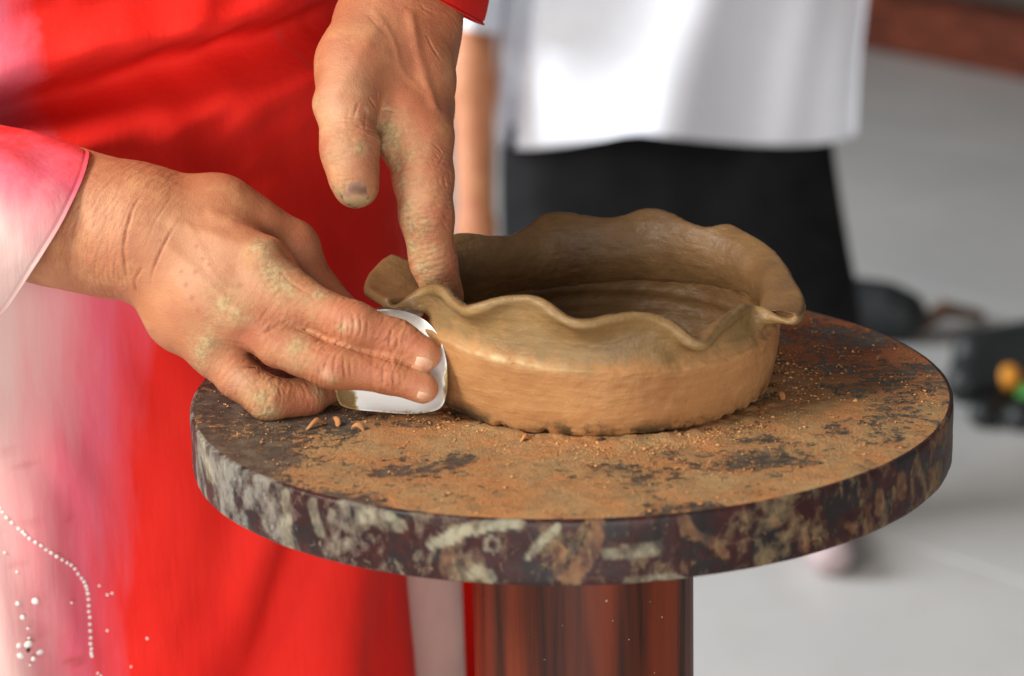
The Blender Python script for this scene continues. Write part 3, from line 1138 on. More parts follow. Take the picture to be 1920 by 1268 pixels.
rv, rf = build_hand(RH_PALM, RH_FING)
rv, rf = subdivide(rv, rf)
sk = Skin(rv, rf)
for pts, w, d in [
        ([(288, 338), (256, 378), (240, 420), (232, 470), (238, 520), (252, 556)], 3.2, 4.2),
        ([(349, 397), (323, 432), (302, 471), (286, 510), (279, 548)], 3.0, 3.6),
        ([(270, 498), (253, 526), (258, 556)], 3.0, 3.8),
        ([(222, 470), (214, 500), (218, 532)], 2.2, 1.8), ([(205, 440), (202, 480), (206, 525)], 2.0, 1.2),
        ([(300, 395), (285, 430), (272, 462)], 2.2, 1.2), ([(330, 360), (310, 385), (295, 410)], 2.2, 1.2),
        ([(634, 596), (627, 616), (632, 640)], 2.6, 2.6), ([(646, 588), (640, 615), (645, 646)], 2.4, 3.0), ([(661, 584), (664, 612), (657, 646)], 2.6, 3.0),
        ([(674, 588), (677, 614), (670, 644)], 2.4, 2.6), ([(653, 598), (653, 615), (651, 630)], 2.0, 2.0), ([(688, 596), (690, 615), (686, 640)], 2.2, 1.4),
        ([(737, 612), (730, 640), (736, 672)], 2.6, 2.6), ([(751, 616), (744, 640), (748, 660)], 2.4, 1.8), ([(768, 622), (762, 640)], 2.2, 1.4),
        ([(586, 684), (590, 698), (596, 708)], 2.4, 2.0), ([(600, 676), (598, 695), (606, 714)], 2.4, 2.6), ([(618, 665), (609, 690), (614, 718)], 2.6, 3.4),
        ([(632, 660), (626, 690), (631, 722)], 2.8, 3.2), ([(645, 661), (645, 690), (649, 716)], 2.6, 3.2), ([(659, 668), (657, 690), (660, 712)], 2.4, 2.2), ([(672, 672), (670, 700)], 2.2, 1.3),
        ([(722, 684), (717, 704), (723, 732)], 2.6, 2.4), ([(740, 690), (737, 710), (741, 735)], 2.4, 2.2), ([(754, 694), (752, 712), (756, 738)], 2.2, 1.4),
        ([(470, 712), (486, 728), (480, 748)], 2.4, 1.6), ([(520, 720), (528, 745), (520, 772)], 2.4, 1.8),
        ([(535, 604), (512, 614), (492, 628)], 4.5, 4.0), ([(430, 690), (470, 686), (505, 688)], 3.0, 3.0),
        ([(520, 500), (540, 525), (570, 545), (600, 560)], 3.5, 1.8)]:
    sk.crease(pts, w, d)
for f_, js in ((1, (2, 4)), (2, (3, 5)), (3, (2, 3))):
    ch = RH_FING[f_][0]
    for j_ in js:
        sk.wrinkle(ch[j_-1], ch[j_], ch[min(j_+1, len(ch)-1)], 1.3, 1.1)
for f_ in (1, 2, 3):
    ch = RH_FING[f_][0]
    sk.wrinkle(ch[0], ch[1], ch[2], .7, 2.0)
sk.wrinkle((110, 405, 5, 121), (245, 440, -8, 112), (400, 520, -20, 60), 1.1, .75)
sk.ridge([(330, 420), (420, 450), (486, 474)], 13, 3.8)
sk.ridge([(352, 420), (385, 480), (405, 520), (440, 545)], 7, 1.2)
sk.ridge([(320, 470), (390, 530), (446, 585)], 12, 3)
sk.ridge([(330, 520), (370, 600), (395, 648)], 11, 2.0)
sk.ridge([(400, 400), (450, 425), (530, 445)], 12, 2.2)
sk.crease([(512, 601), (535, 606), (590, 628), (650, 650), (700, 665), (740, 677), (790, 694), (820, 703)], 2.6, 2.6, 0)  # dark line between the fingers, shade of the gap put into the colour
sk.bump(455, 632, 22, -6)
sk.bump(496, 474, 28, 10)
sk.bump(540, 470, 22, -6)
sk.bump(452, 590, 26, 4)
sk.bump(556, 480, 40, -4)
for x, y, r, v in [(484, 467, 22, 1), (497, 480, 20, .9), (510, 510, 24, 1), (527, 535, 26, 1), (545, 548, 24, .8), (597, 554, 18, 1), (575, 560, 20, .7), (419, 571, 26, 1), (440, 585, 20, .9), (405, 560, 18, .6),
                   (388, 640, 20, 1), (376, 660, 20, 1), (553, 653, 30, .8), (575, 648, 16, .7), (488, 748, 22, 1), (505, 772, 22, 1), (470, 735, 14, .6), (600, 735, 12, .7), (640, 615, 8, .7), (580, 590, 24, .55), (625, 715, 8, .7)]:
    sk.spot('clay', x, y, r, v)
for x, y, r in [(349, 535, 5), (360, 559, 5), (399, 559, 5), (380, 486, 4), (369, 462, 4), (449, 536, 6), (367, 512, 5), (178, 328, 5), (163, 380, 5), (371, 582, 4), (392, 497, 4), (340, 510, 4), (300, 450, 3), (262, 420, 5)]:
    sk.spot('mole', x, y, r, .75)
for x, y, r, v in [(640, 600, 60, .6), (720, 630, 50, .8), (780, 640, 40, .8), (620, 680, 50, .6), (700, 690, 40, .7), (760, 715, 40, .6), (560, 600, 50, .5), (540, 640, 50, .7), (580, 760, 40, .8), (540, 770, 30, .7),
                   (455, 632, 30, .8), (560, 450, 60, .6), (600, 500, 50, .7), (470, 660, 30, .5), (420, 610, 40, .35)]:
    sk.spot('red', x, y, r, v)
for x, y, r, v in [(380, 500, 70, .55), (460, 530, 40, .5), (330, 430, 60, .3), (798, 684, 20, .7), (797, 744, 17, .7), (645, 612, 12, .6), (612, 702, 12, .8), (450, 710, 22, .7), (665, 610, 10, .5), (200, 400, 60, .3)]:
    sk.spot('pale', x, y, r, v)
sk.apply()
RH = sk

# --- left hand (upper), index finger inside the rim
LH_PALM = [
    ([(775, -420, 114, 150), (770, -200, 62, 125), (763, -60, 36, 108), (754, 20, 24, 104)], .010),
    ([(748, 20, 20, 96), (730, 70, 12, 84)], .010),
    ([(775, 50, 18, 72), (781, 150, 6, 62), (783, 252, -7, 62)], .008),        # index metacarpal
    ([(705, 60, 10, 80), (672, 120, -4, 70), (648, 194, -19, 56)], .009),       # thumb metacarpal
    ([(735, 110, 6, 66), (728, 150, 0, 52)], .009),                            # web
    ([(770, 80, 34, 72), (788, 200, 40, 56)], .010),
    ([(775, 60, 34, 66), (792, 230, 18, 54)], .008), ([(775, 60, 46, 60), (794, 210, 46, 48)], .008)]
LH_FING = [
    ([(783, 258, -7, 63), (794, 335, -14, 56), (799, 398, -18, 48), (801, 412, -17, 48), (812, 488, -14, 44), (832, 556, -11, 38)], .003, .006),
    ([(760, 215, -9, 48), (757, 240, -10, 50), (756, 258, -10, 49), (778, 300, -12, 50)], .004, .006),
    ([(648, 196, -19, 56), (654, 270, -26, 51), (656, 290, -27, 49), (663, 335, -28, 43), (668, 353, -27, 39)], .004, .004),
    ([(790, 245, 16, 54), (800, 345, 26, 44), (792, 325, 52, 40), (775, 265, 57, 36)], .003, .006),
    ([(795, 232, 34, 50), (802, 318, 48, 42), (788, 288, 68, 37), (775, 240, 69, 33)], .003, .006),
    ([(797, 212, 50, 44), (802, 280, 66, 37), (786, 250, 82, 33), (775, 215, 82, 30)], .003, .006)]
lv, lf = build_hand(LH_PALM, LH_FING)
lv, lf = subdivide(lv, lf)
sk = Skin(lv, lf)
for pts, w, d in [
        ([(690, 180), (700, 195), (709, 206)], 3.0, 3.4), ([(706, 166), (708, 188), (711, 204)], 2.6, 2.4), ([(711, 210), (726, 207), (748, 213)], 3.0, 2.4),
        ([(674, 188), (668, 206), (660, 230)], 3.0, 2.2), ([(656, 198), (652, 216), (650, 236)], 2.6, 1.5), ([(690, 206), (686, 225), (684, 250)], 2.6, 1.6),
        ([(615, 312), (630, 310), (642, 313)], 1.8, 1.6), ([(622, 330), (642, 331), (664, 328)], 2.0, 1.6), ([(624, 338), (645, 340), (680, 335)], 2.0, 1.4),
        ([(807, 267), (822, 280), (831, 293)], 2.2, 2.0), ([(812, 286), (826, 301)], 2.0, 1.6), ([(836, 286), (828, 300), (822, 312)], 2.0, 1.6), ([(800, 300), (812, 320)], 2.0, 1.2),
        ([(833, 326), (834, 340), (837, 355)], 3.0, 3.4), ([(822, 330), (824, 350)], 2.2, 1.6), ([(842, 318), (846, 345)], 2.2, 1.4),
        ([(826, 415), (836, 425), (843, 436)], 2.4, 2.4), ([(830, 404), (842, 410)], 2.2, 1.8), ([(770, 405), (790, 412), (812, 408)], 2.4, 1.6), ([(768, 430), (785, 434)], 2.2, 1.4),
        ([(798, 62), (810, 90), (833, 123)], 3.0, 2.2), ([(786, 6), (800, 20), (822, 28)], 3.0, 1.6), ([(680, 22), (700, 40), (716, 62)], 3.0, 1.0),
        ([(781, 470), (800, 480), (822, 476)], 2.2, 1.4), ([(596, 205), (592, 215), (598, 226)], 2.6, 2.4)]:
    sk.crease(pts, w, d)
ch = LH_FING[0][0]
sk.wrinkle(ch[1], ch[2], ch[4], 1.3, 1.2)
sk.wrinkle(ch[3], ch[4], ch[5], 1.1, 1.0)
sk.wrinkle(ch[0], ch[1], ch[2], .8, 1.6)
ch = LH_FING[2][0]
sk.wrinkle(ch[0], ch[1], ch[3], 1.3, 1.0)
sk.wrinkle((763, -60, 36, 108), (752, 40, 24, 96), (781, 150, 6, 62), .8, .9)
sk.ridge([(770, 30), (785, 110), (815, 200)], 11, 4.2)
sk.ridge([(700, 20), (735, 70), (752, 130), (790, 170)], 7, 1.3)
sk.ridge([(700, 60), (665, 120), (630, 180)], 13, 2.0)
sk.bump(720, 272, 16, 9)
sk.bump(716, 262, 10, 4)
sk.bump(592, 196, 22, 5)
sk.bump(835, 250, 40, 4)
sk.bump(725, 206, 12, 3)
for x, y, r, v in [(728, 240, 24, 1), (724, 270, 24, 1), (742, 275, 24, .9), (735, 255, 26, 1), (770, 290, 22, .7), (745, 310, 20, .8), (755, 350, 24, .7), (762, 390, 22, .8), (768, 425, 22, .9), (790, 440, 20, .8), (772, 465, 22, 1),
                   (790, 500, 26, .9), (800, 525, 20, .8), (815, 470, 16, .7), (672, 280, 12, .9), (668, 378, 24, 1), (640, 365, 16, 1), (690, 380, 14, 1), (610, 230, 22, .5), (618, 290, 20, .45), (602, 190, 18, .5), (780, 345, 20, .5),
                   (800, 420, 16, .6), (776, 545, 18, .8), (820, 540, 14, .5)]:
    sk.spot('clay', x, y, r, v)
for x, y, r, v in [(765, 390, 44, .55), (790, 480, 44, .6), (740, 290, 44, .6), (632, 250, 50, .4), (668, 372, 34, .8), (640, 300, 40, .35), (800, 535, 36, .6), (760, 340, 36, .5)]:
    sk.spot('film', x, y, r, v)
for x, y, r, v in [(780, 110, 60, .5), (800, 200, 60, .6), (820, 320, 50, .7), (835, 400, 40, .7), (850, 500, 40, .8), (690, 230, 30, .6), (690, 290, 30, .5), (660, 330, 30, .35), (760, 180, 50, .5), (845, 555, 24, .7), (690, 100, 50, .3)]:
    sk.spot('red', x, y, r, v)
for x, y, r, v in [(625, 215, 40, .7), (640, 150, 50, .5), (635, 290, 36, .5), (665, 215, 10, .6), (688, 206, 8, .7), (725, 203, 8, .7), (770, 370, 30, .5), (700, 40, 60, .3)]:
    sk.spot('pale', x, y, r, v)
for x, y, r, v in [(641, 369, 5, .9), (655, 384, 5, .8), (664, 391, 6, .9), (648, 378, 4, .7), (690, 372, 4, .6), (764, 410, 4, .5), (770, 440, 4, .4)]:
    sk.spot('dirt', x, y, r, v)
for x, y, r in [(797, 148, 5), (810, 62, 4), (700, 85, 4), (770, 72, 4), (650, 110, 4)]:
    sk.spot('mole', x, y, r, .5)
sk.apply()
LH = sk

# ================================================================== POTTER
potter = thing('person', 'potter in a red and pink silk tunic shaping the bowl with clay-smeared hands', 'person', (-.28, .24, 0))
TX, TY, TA, TB = -.262, .205, .192, .125      # trunk axis and half-axes of the tunic


def sdf_body(caps, h=.008, k=.03):
    P = np.array([c[0] for c in caps]+[c[1] for c in caps], float)
    R = max(max(c[2], c[3]) for c in caps)
    fl = Field(P.min(0)-R-.03, P.max(0)+R+.03, h)
    G = np.full(fl.n, .1, np.float32)
    for a, b, ra, rb in caps:
        fl.cone(G, a, b, ra, rb, k, .06)
    V, F = surface_nets(G, fl.lo, h)
    return smooth_mesh(V, F, 2), F


def tri(v):
    return np.asarray(v, float)


rw = at(-150, 355, .032)
lw = at(770, -200, .062)
re_, le_ = tri([-.50, .13, H+.06]), tri([.03, .18, H+.36])
body_caps = [((TX-.07, TY+.02, H+.50), (TX+.07, TY+.02, H+.50), .09, .09), ((TX, TY+.03, H+.48), (TX, TY+.03, H+.12), .10, .085), ((TX-.05, TY+.03, H+.05), (TX+.05, TY+.03, H+.05), .085, .085),
             ((TX-.08, TY+.04, H-.02), (TX-.08, TY+.04, .45), .075, .055), ((TX+.08, TY+.04, H-.02), (TX+.08, TY+.04, .45), .075, .055),
             ((TX-.08, TY+.04, .45), (TX-.08, TY+.05, .07), .055, .035), ((TX+.08, TY+.04, .45), (TX+.08, TY+.05, .07), .055, .035),
             ((TX-.08, TY+.05, .05), (TX-.08, TY-.08, .035), .035, .03), ((TX+.08, TY+.05, .05), (TX+.08, TY-.08, .035), .035, .03),
             ((TX-.15, TY+.03, H+.52), tuple(re_), .05, .042), (tuple(re_), tuple(rw), .042, .0225), ((TX+.15, TY+.03, H+.52), tuple(le_), .05, .04), (tuple(le_), tuple(lw), .04, .022)]
bv, bf = sdf_body(body_caps)
allV = np.concatenate([RH.V, LH.V, bv])
allF = np.concatenate([RH.F, LH.F+len(RH.V), bf+len(RH.V)+len(LH.V)])
at_ = {k: np.concatenate([RH.m[k], LH.m[k], np.zeros(len(bv))]) for k in RH.m}
mesh_obj('body', allV, allF, M_SKIN, potter, **at_)


def nail(sk, c, u, lu, lv, dirt_edge=0.0, clay=0.0, lift=.0004, bed=0.0):
    """small curved plate seated on the finger tip; c centre px, u pixel direction of the finger"""
    u = np.array(u, float)/np.hypot(*u)
    v = np.array([-u[1], u[0]])
    n1, n2 = 15, 11
    pts, dd = [], []
    for i in range(n1):
        for j in range(n2):
            a, b = -1+2*i/(n1-1), -1+2*j/(n2-1)
            rr = 1-.16*max(a, 0)**2*abs(b)**2
            w = 1-.42*abs(a)**3
            pts.append(sk.find(*(np.array(c)+u*a*lu*rr+v*b*lv*w)))
            dd.append((a, b))
    Vg = np.array(pts).reshape(n1, n2, 3)
    for _ in range(4):
        Vp = np.pad(Vg, ((1, 1), (1, 1), (0, 0)), mode='edge')
        Vg = .4*Vg+.15*(Vp[2:, 1:-1]+Vp[:-2, 1:-1]+Vp[1:-1, 2:]+Vp[1:-1, :-2])
    V = Vg.reshape(-1, 3)
    F = grid_faces(n1, n2)
    N = normals(V, F)
    tow = WR@np.array([0, 0, -1.0])
    if (N@tow).sum() < 0:
        N, F = -N, F[:, ::-1]
    dd = np.array(dd)
    prof = np.clip(1-np.maximum(np.abs(dd[:, 0]), np.abs(dd[:, 1]))**6, 0, 1)
    V = V+N*(lift*(prof*1.3-.5))[:, None]
    dirt = dirt_edge*sstep(.70, .95, dd[:, 0])+.35*dirt_edge*sstep(.8, 1, np.abs(dd[:, 1]))
    dirt = dirt+bed*sstep(.6, -.1, dd[:, 0])*np.clip(.8+fbm(V, 300, 4, 2), 0, 1)
    mesh_obj('nail', V, F, M_NAIL, potter, dirt=np.clip(dirt, 0, 1), clay=clay*sstep(-.1, .6, dd[:, 0]))


nail(RH, (796, 681), (1, .25), 19, 12)
nail(RH, (797, 744), (1, .30), 17, 9)
nail(LH, (668, 362), (.04, 1), 25, 32, .45, .8, .0003, .85)


# --- tunic trunk: an elliptical tube with tension folds
TUNIC_DEBUG = False


def build_tunic():
    nu, nv = 560, 420
    th = np.linspace(-np.pi, np.pi, nu, endpoint=False)
    zz = np.linspace(H+.46, .33, nv)
    T_, Z_ = np.meshgrid(th, zz, indexing='ij')
    w = 1-.02*sstep(H+.0, H-.2, Z_)-.05*np.exp(-((Z_-H-.10)/.06)**2)
    # flat-fronted cross-section, turned a little towards the window
    sp = lambda v: np.sign(v)*np.abs(v)**.72
    X, Y = TA*w*sp(np.sin(T_)), -TB*w*sp(np.cos(T_))
    ca, sa = math.cos(math.radians(-17)), math.sin(math.radians(-17))
    X, Y = TX+X*ca+Y*sa, TY-X*sa+Y*ca
    P = np.stack([X, Y, Z_], -1).reshape(-1, 3)
    q = proj(P)
    P[:, 0] -= (q[np.abs(q[:, 1]-1150) < 90, 0].max()-776)*1.13/FPX
    if TUNIC_DEBUG:
        print('tunic front', P[:, 1].min(), 'clear of wheel', np.hypot(P[np.abs(P[:, 2]-H+.01) < .02, 0], P[np.abs(P[:, 2]-H+.01) < .02, 1]).min())
    F = grid_faces(nu, nv, True, False)
    N = normals(P, F)
    ctr_dir = P-np.array([P[:, 0].mean(), TY, 0])
    ctr_dir[:, 2] = 0
    if (N*ctr_dir).sum() < 0:
        N, F = -N, F[:, ::-1]
    p = proj(P)
    x, y = p[:, 0], p[:, 1]
    front = np.cos(T_).ravel() > -.2
    d = np.zeros(len(P))
    wob = 26*fbm(P, 9, 3, 2)
    # broad diagonal fold across the belly, lower left to upper right
    line = 225-.24*x-.00006*x*x+wob*.6
    e = y-line
    amp = sstep(-250, 60, x)*(1-.25*sstep(500, 800, x))
    d += amp*(-.021*np.exp(-(e/46)**2)+.010*np.exp(-((e-95)/60)**2)+.012*np.exp(-((e+90)/65)**2))
    line2 = 30-.055*x+wob*.5
    d += -.006*np.exp(-((y-line2)/30)**2)*sstep(-50, 200, x)*sstep(640, 380, x)+.004*np.exp(-((y-line2-55)/40)**2)*sstep(0, 200, x)
    line3 = 290+.22*x+wob
    d += -.006*np.exp(-((y-line3)/45)**2)*sstep(60, 260, x)*sstep(720, 420, x)
    # folds hanging below the wheel, fanning from the hip
    low = sstep(640, 900, y)
    q = x+.16*(y-900)+22*fbm(P*np.array([1, 1, .35]), 11, 15, 2)
    d += low*(.0024*np.sin(q/46)+.0022*np.sin(q/27+1.3)*sstep(350, 520, x)+.0030*np.sin(q/95+.5))
    q2 = x+.35*(y-1150)
    d += low*-.0065*np.exp(-((q2-520)/40)**2)+low*.004*np.exp(-((q2-440)/50)**2)
    d += .0012*np.sin((x-.45*y)/26+2*fbm(P, 16, 5, 2))*sstep(150, 300, x)*(1-low)
    d += .0020*fbm(P*np.array([1, 1, .5]), 30, 11, 3)
    d += .0011*np.sin((.8*x+y)/15+4*fbm(P, 13, 61, 3))*np.clip(fbm(P, 9, 62, 2)*2, 0, 1)*(y < 700)
    # drapery creases in the embroidered pale part
    d += low*sstep(260, 60, x)*.0016*np.sin((x-.35*y)/17+3*fbm(P, 20, 2, 2))
    V = P+N*(d*front)[:, None]
    # the dyed colour change from red to pink to off-white towards her right side
    edge = 330+40*np.sin(y/260+.8)-.16*np.clip(560-y, 0, 600)
    dye = .60+(edge-165-x)/430+.10*fbm(P, 11, 40, 3)
    dye = np.where(y < 560, dye-.40*sstep(560, 330, y)+.10*sstep(120, 20, x)*sstep(300, 120, y), dye)
    mark = np.zeros(len(P))
    for (cx, cy, r) in [(68, 900, 13), (124, 968, 10), (70, 1110, 12), (50, 870, 5)]:
        rr = np.hypot(x-cx, (y-cy)*1.2)
        mark = np.maximum(mark, .8*np.exp(-((rr-r*.7)/3.0)**2))
    rr = np.hypot(x-141, y-1238)
    mark = np.maximum(mark, 1.3*sstep(15, 9, rr))
    mark *= front
    # dark stitched stems of the embroidery
    def stem(pts, w=2.6, s=.8):
        nonlocal mark
        pts = cr(np.array(pts, float), 40)
        b = np.full(len(P), 1e9)
        for k in range(39):
            a, dv = pts[k], pts[k+1]-pts[k]
            t = np.clip(((x-a[0])*dv[0]+(y-a[1])*dv[1])/(dv@dv+1e-9), 0, 1)
            b = np.minimum(b, np.hypot(x-a[0]-t*dv[0], y-a[1]-t*dv[1]))
        mark = np.maximum(mark, s*np.exp(-(b/w)**2)*front)
    stem([(558, 60), (564, 105), (580, 160), (597, 215)], 2.4, .9)
    stem([(0, 830), (25, 880), (45, 950), (60, 985)], 3, .5)
    stem([(0, 990), (20, 1040), (45, 1090), (52, 1150), (60, 1220), (62, 1268)], 3, .55)
    stem([(80, 1030), (92, 1080), (85, 1140), (70, 1190)], 5, .35)
    o = mesh_obj('tunic', V, F, M_DRESS, potter, dye=np.clip(dye, 0, 1.2), mark=np.clip(mark, 0, 1))
    return o, Skin(V, F, 400)


tunic, TU = build_tunic()

# --- pearl beads, sequins
pm = bpy.data.meshes.new('pearl')
_bm = bmesh.new()
bmesh.ops.create_icosphere(_bm, subdivisions=2, radius=1)
_bm.to_mesh(pm)
_bm.free()
pm.materials.append(M_PEARL)
for f_ in pm.polygons:
    f_.use_smooth = True
pm2 = pm.copy()
pm2.materials[0] = M_STONE


def bead(px, py, r, mesh=pm, sx=1, rot=0, name='bead'):
    c = TU.find(px, py)
    k = np.argmin(((TU.V-c)**2).sum(1))
    nn = TU.N[k]
    o = bpy.data.objects.new(name, mesh)
    COL.objects.link(o)
    o.location = tuple(c+nn*r*.00022*.45)
    o.rotation_euler = Vector(nn).to_track_quat('Z', 'Y').to_euler()
    o.rotation_euler.rotate_axis('Z', rot)
    o.scale = (r*.00022*sx, r*.00022, r*.00022*.6)
    o.parent = tunic
    o.matrix_parent_inverse = (potter.matrix_basis @ tunic.matrix_parent_inverse @ tunic.matrix_basis).inverted()


arc = cr(np.array([(0, 953), (15, 972), (38, 994), (52, 1006), (75, 1022), (96, 1036), (118, 1050), (135, 1062), (150, 1080), (160, 1096), (164, 1112), (166, 1138), (168, 1162), (169, 1190), (170, 1215), (172, 1230)]), 34)
for q in arc:
    bead(q[0]+random.uniform(-.8, .8), q[1]+random.uniform(-.8, .8), 3.9+random.uniform(-.3, .3))
for x, y in [(183, 1262), (189, 1267), (186, 1098), (201, 1115), (210, 1112), (134, 1130), (201, 1182), (276, 1197), (246, 1250), (32, 1072), (54, 1196), (52, 1178), (9, 1036), (56, 1247)]:
    bead(x, y, 2.6+random.uniform(-.4, .4), name='sequin')
for x, y, r in [(66, 1126, 7.2), (33, 1131, 4.8), (42, 1157, 5)]:
    bead(x, y, r)
for x, y, r, sx, ro in [(52, 1207, 7, 1.25, .3), (35, 1210, 5, 1.1, 1.2), (38, 1229, 6, 1.3, -.5), (74, 1222, 5.5, 1.5, .2), (62, 1235, 4.5, 1.1, .9)]:
    bead(x, y, r, pm, sx, ro, 'sequin')
bead(52, 1219, 4.5, pm2, name='dark_bead')


# --- sleeves
def tube_rings(name, rings, nu, nv, mat, parent, thick=.0012, rel=None, **attrf):
    """rings: list of 4 pixel-depth points (top, near, bottom, far) each"""
    K = np.array([[P3((*p, 1)) if len(p) == 3 else P3(p) for p in r] for r in rings])
    al = np.linspace(0, 2*np.pi, nu, endpoint=False)
    rows = []
    for r in K:
        cen = r.mean(0)
        a_ = (r[0]-r[2])/2
        b_ = (r[1]-r[3])/2
        c1 = (r[0]+r[2])/2
        c2 = (r[1]+r[3])/2
        rows.append(np.array([(c1 if True else cen)*abs(math.cos(t))**2+c2*abs(math.sin(t))**2+a_*math.cos(t)+b_*math.sin(t) for t in al]))
    R = np.array(rows)
    R = np.array([cr(R[:, k], nv) for k in range(nu)])          # nu, nv, 3
    V = R.reshape(-1, 3)
    F = grid_faces(nu, nv, True, False)
    N = normals(V, F)
    cen = R.mean(0, keepdims=True)
    if (N.reshape(nu, nv, 3)*(R-cen)).sum() < 0:
        N, F = -N, F[:, ::-1]
    if rel is not None:
        U = np.repeat(al, nv)
        W_ = np.tile(np.linspace(0, 1, nv), nu)
        V = V+N*rel(V, U, W_)[:, None]
    Vi = V-N*thick
    n = len(V)
    Fi = F[:, ::-1]+n
    e0 = np.arange(nu)*nv
    e1 = np.roll(e0, -1)
    cap = np.stack([e0, e1, e1+n, e0+n], -1)
    # hem orientation does not matter for a thin cloth edge
    at2 = {k: np.tile(f(V), 2) for k, f in attrf.items()}
    return mesh_obj(name, np.concatenate([V, Vi]), np.concatenate([F, Fi, cap]), mat, parent, **at2)


def rel_r(V, U, W_):
    return .0004*np.exp(-(W_/.022)**2)-.0005*np.exp(-((W_-.045)/.008)**2)+.0024*np.sin(U*5+W_*4+2*fbm(V, 14, 3, 2))*(.25+W_)+.0012*fbm(V, 45, 8, 3)


def dye_r(V):
    p = proj(V)
    return np.clip(.52+(p[:, 1]-330)/420+.25*sstep(120, -40, p[:, 0])*sstep(330, 460, p[:, 1])+.10*fbm(V, 25, 3, 3), 0, 1.2)


tube_rings('sleeve', [
    [(162, 283, 2), (112, 425, -32), (-22, 612, -2), (70, 430, 34)],
    [(110, 266, 4), (50, 420, -35), (-70, 618, 0), (10, 420, 38)],
    [(20, 244, 8), (-40, 410, -34), (-150, 628, 6), (-70, 405, 46)],
    [(-150, 210, 22), (-200, 390, -25), (-300, 640, 22), (-230, 390, 66)],
    [(-420, 160, 60), (-450, 380, 5), (-520, 620, 60), (-450, 380, 110)],
    [(-820, 60, 120), (-830, 300, 70), (-800, 560, 130), (-780, 300, 200)]], 120, 90, M_DRESS, potter, rel=rel_r, dye=dye_r, mark=lambda V: np.zeros(len(V)))


def rel_l(V, U, W_):
    return .0007*np.exp(-(W_/.03)**2)-.0006*np.exp(-((W_-.06)/.012)**2)+.0014*np.sin(U*4+W_*5+2*fbm(V, 16, 3, 2))*(.3+W_)


tube_rings('sleeve', [
    [(640, -115, 14), (770, -30, -30), (905, 46, 30), (800, -5, 62)],
    [(635, -170, 18), (770, -90, -30), (915, -20, 36), (800, -60, 70)],
    [(620, -330, 60), (770, -300, 15), (930, -220, 70), (800, -260, 120)],
    [(600, -600, 120), (770, -640, 60), (960, -600, 130), (800, -560, 180)]], 110, 60, M_DRESS, potter, rel=rel_l, dye=lambda V: np.zeros(len(V)), mark=lambda V: np.zeros(len(V)))


# --- trouser leg and rear tunic panel seen between the tunic edge and the pillar
def panel(name, rows, depth, mat, parent, thick=.004, **kw):
    nv = 40
    R = cr(np.array(rows, float), nv)
    V, n = [], 30
    for l, r, y in R:
        for k in range(n):
            t = k/(n-1)
            V.append(at(l+(r-l)*t, y, depth(t)))
    V = np.array(V)
    tow = WR@np.array([0, 0, 1.0])
    F = grid_faces(nv, n)
    V2 = np.concatenate([V, V+tow*thick])
    N_ = len(V)
    rim = []
    for i in range(nv-1):
        rim += [(i*n, (i+1)*n, (i+1)*n+N_, i*n+N_), (i*n+n-1+N_, (i+1)*n+n-1+N_, (i+1)*n+n-1, i*n+n-1)]
    F = np.concatenate([F, F[:, ::-1]+N_, np.array(rim)])
    return mesh_obj(name, V2, F, mat, parent, **{k: np.full(len(V2), v) for k, v in kw.items()})


def build_trouser_leg():
    # a round leg standing behind the front panel
    c0 = at(700, 1180, .30)
    nu, nv = 80, 60
    th = np.linspace(0, 2*np.pi, nu, endpoint=False)
    zz = np.linspace(H-.02, .03, nv)
    edge = at(868, 1180, .30)[0]
    r0 = edge-c0[0]
    T_, Z_ = np.meshgrid(th, zz, indexing='ij')
    r = r0*(1+.05*np.sin(T_*7+Z_*6)*.4)
    V = np.stack([c0[0]+r*np.cos(T_), c0[1]+.03+r*1.15*np.sin(T_), Z_], -1).reshape(-1, 3)
    mesh_obj('trousers', V, grid_faces(nu, nv, True, False)[:, ::-1], M_PANTS, potter)


build_trouser_leg()
panel('rear_panel', [(600, 908, 900), (600, 909, 1000), (600, 909, 1150), (600, 910, 1300), (600, 913, 1600)], lambda t: .42-.02*math.sin(t*6), M_DRESS, potter, dye=0.0, mark=0.0)

# ================================================================== ONLOOKER
DV = 2.28


def far(px, py, dd=0.0):
    return at(px, py, DV+dd)


onl = thing('person', 'onlooker in an untucked white shirt and black trousers standing behind the wheel', 'person', tuple(on_plane(1290, 1000, 0)))
SC = (DEP+DV)/FPX
hipL, hipR = far(1120, 330, .06), far(1380, 330, .09)
footL, footR = on_plane(1130, 985, 0), on_plane(1515, 1018, 0)
sh = far(1270, -900)
caps = [(tuple(far(1170, 250, .02)), tuple(far(1380, 250, .02)), .055, .055), (tuple(far(1270, 200, .02)), tuple(sh), .06, .06), (tuple(far(1020, -930)), tuple(far(1520, -930)), .06, .06),
        (tuple(hipL), tuple(footL+[0, .02, .08]), .05, .032), (tuple(hipR), tuple(footR+[0, .07, .08]), .05, .032),
        (tuple(footL+[0, .04, .035]), tuple(footL+[-.01, -.12, .02]), .034, .022), (tuple(footR+[0, .06, .035]), tuple(footR+[.015, -.10, .022]), .030, .022),
        (tuple(far(960, -860, -.02)), tuple(far(880, -200, -.04)), .045, .033), (tuple(far(880, -200, -.04)), tuple(far(888, 160, -.08)), .0295, .0285), (tuple(far(888, 160, -.08)), tuple(far(893, 430, -.10)), .0285, .024),
        (tuple(far(893, 430, -.10)), tuple(far(896, 470, -.105)), .023, .021),
        (tuple(far(1540, -860, 0)), tuple(far(1660, -300, .05)), .045, .033), (tuple(far(1660, -300, .05)), tuple(far(1690, -60, -.02)), .030, .024)]
ov, of = sdf_body(caps, .009, .02)
hc = [(tuple(far(893, 440, -.101)), tuple(far(898, 500, -.11)), .022, .024), (tuple(far(885, 530, -.12)), tuple(far(912, 530, -.10)), .017, .017)]
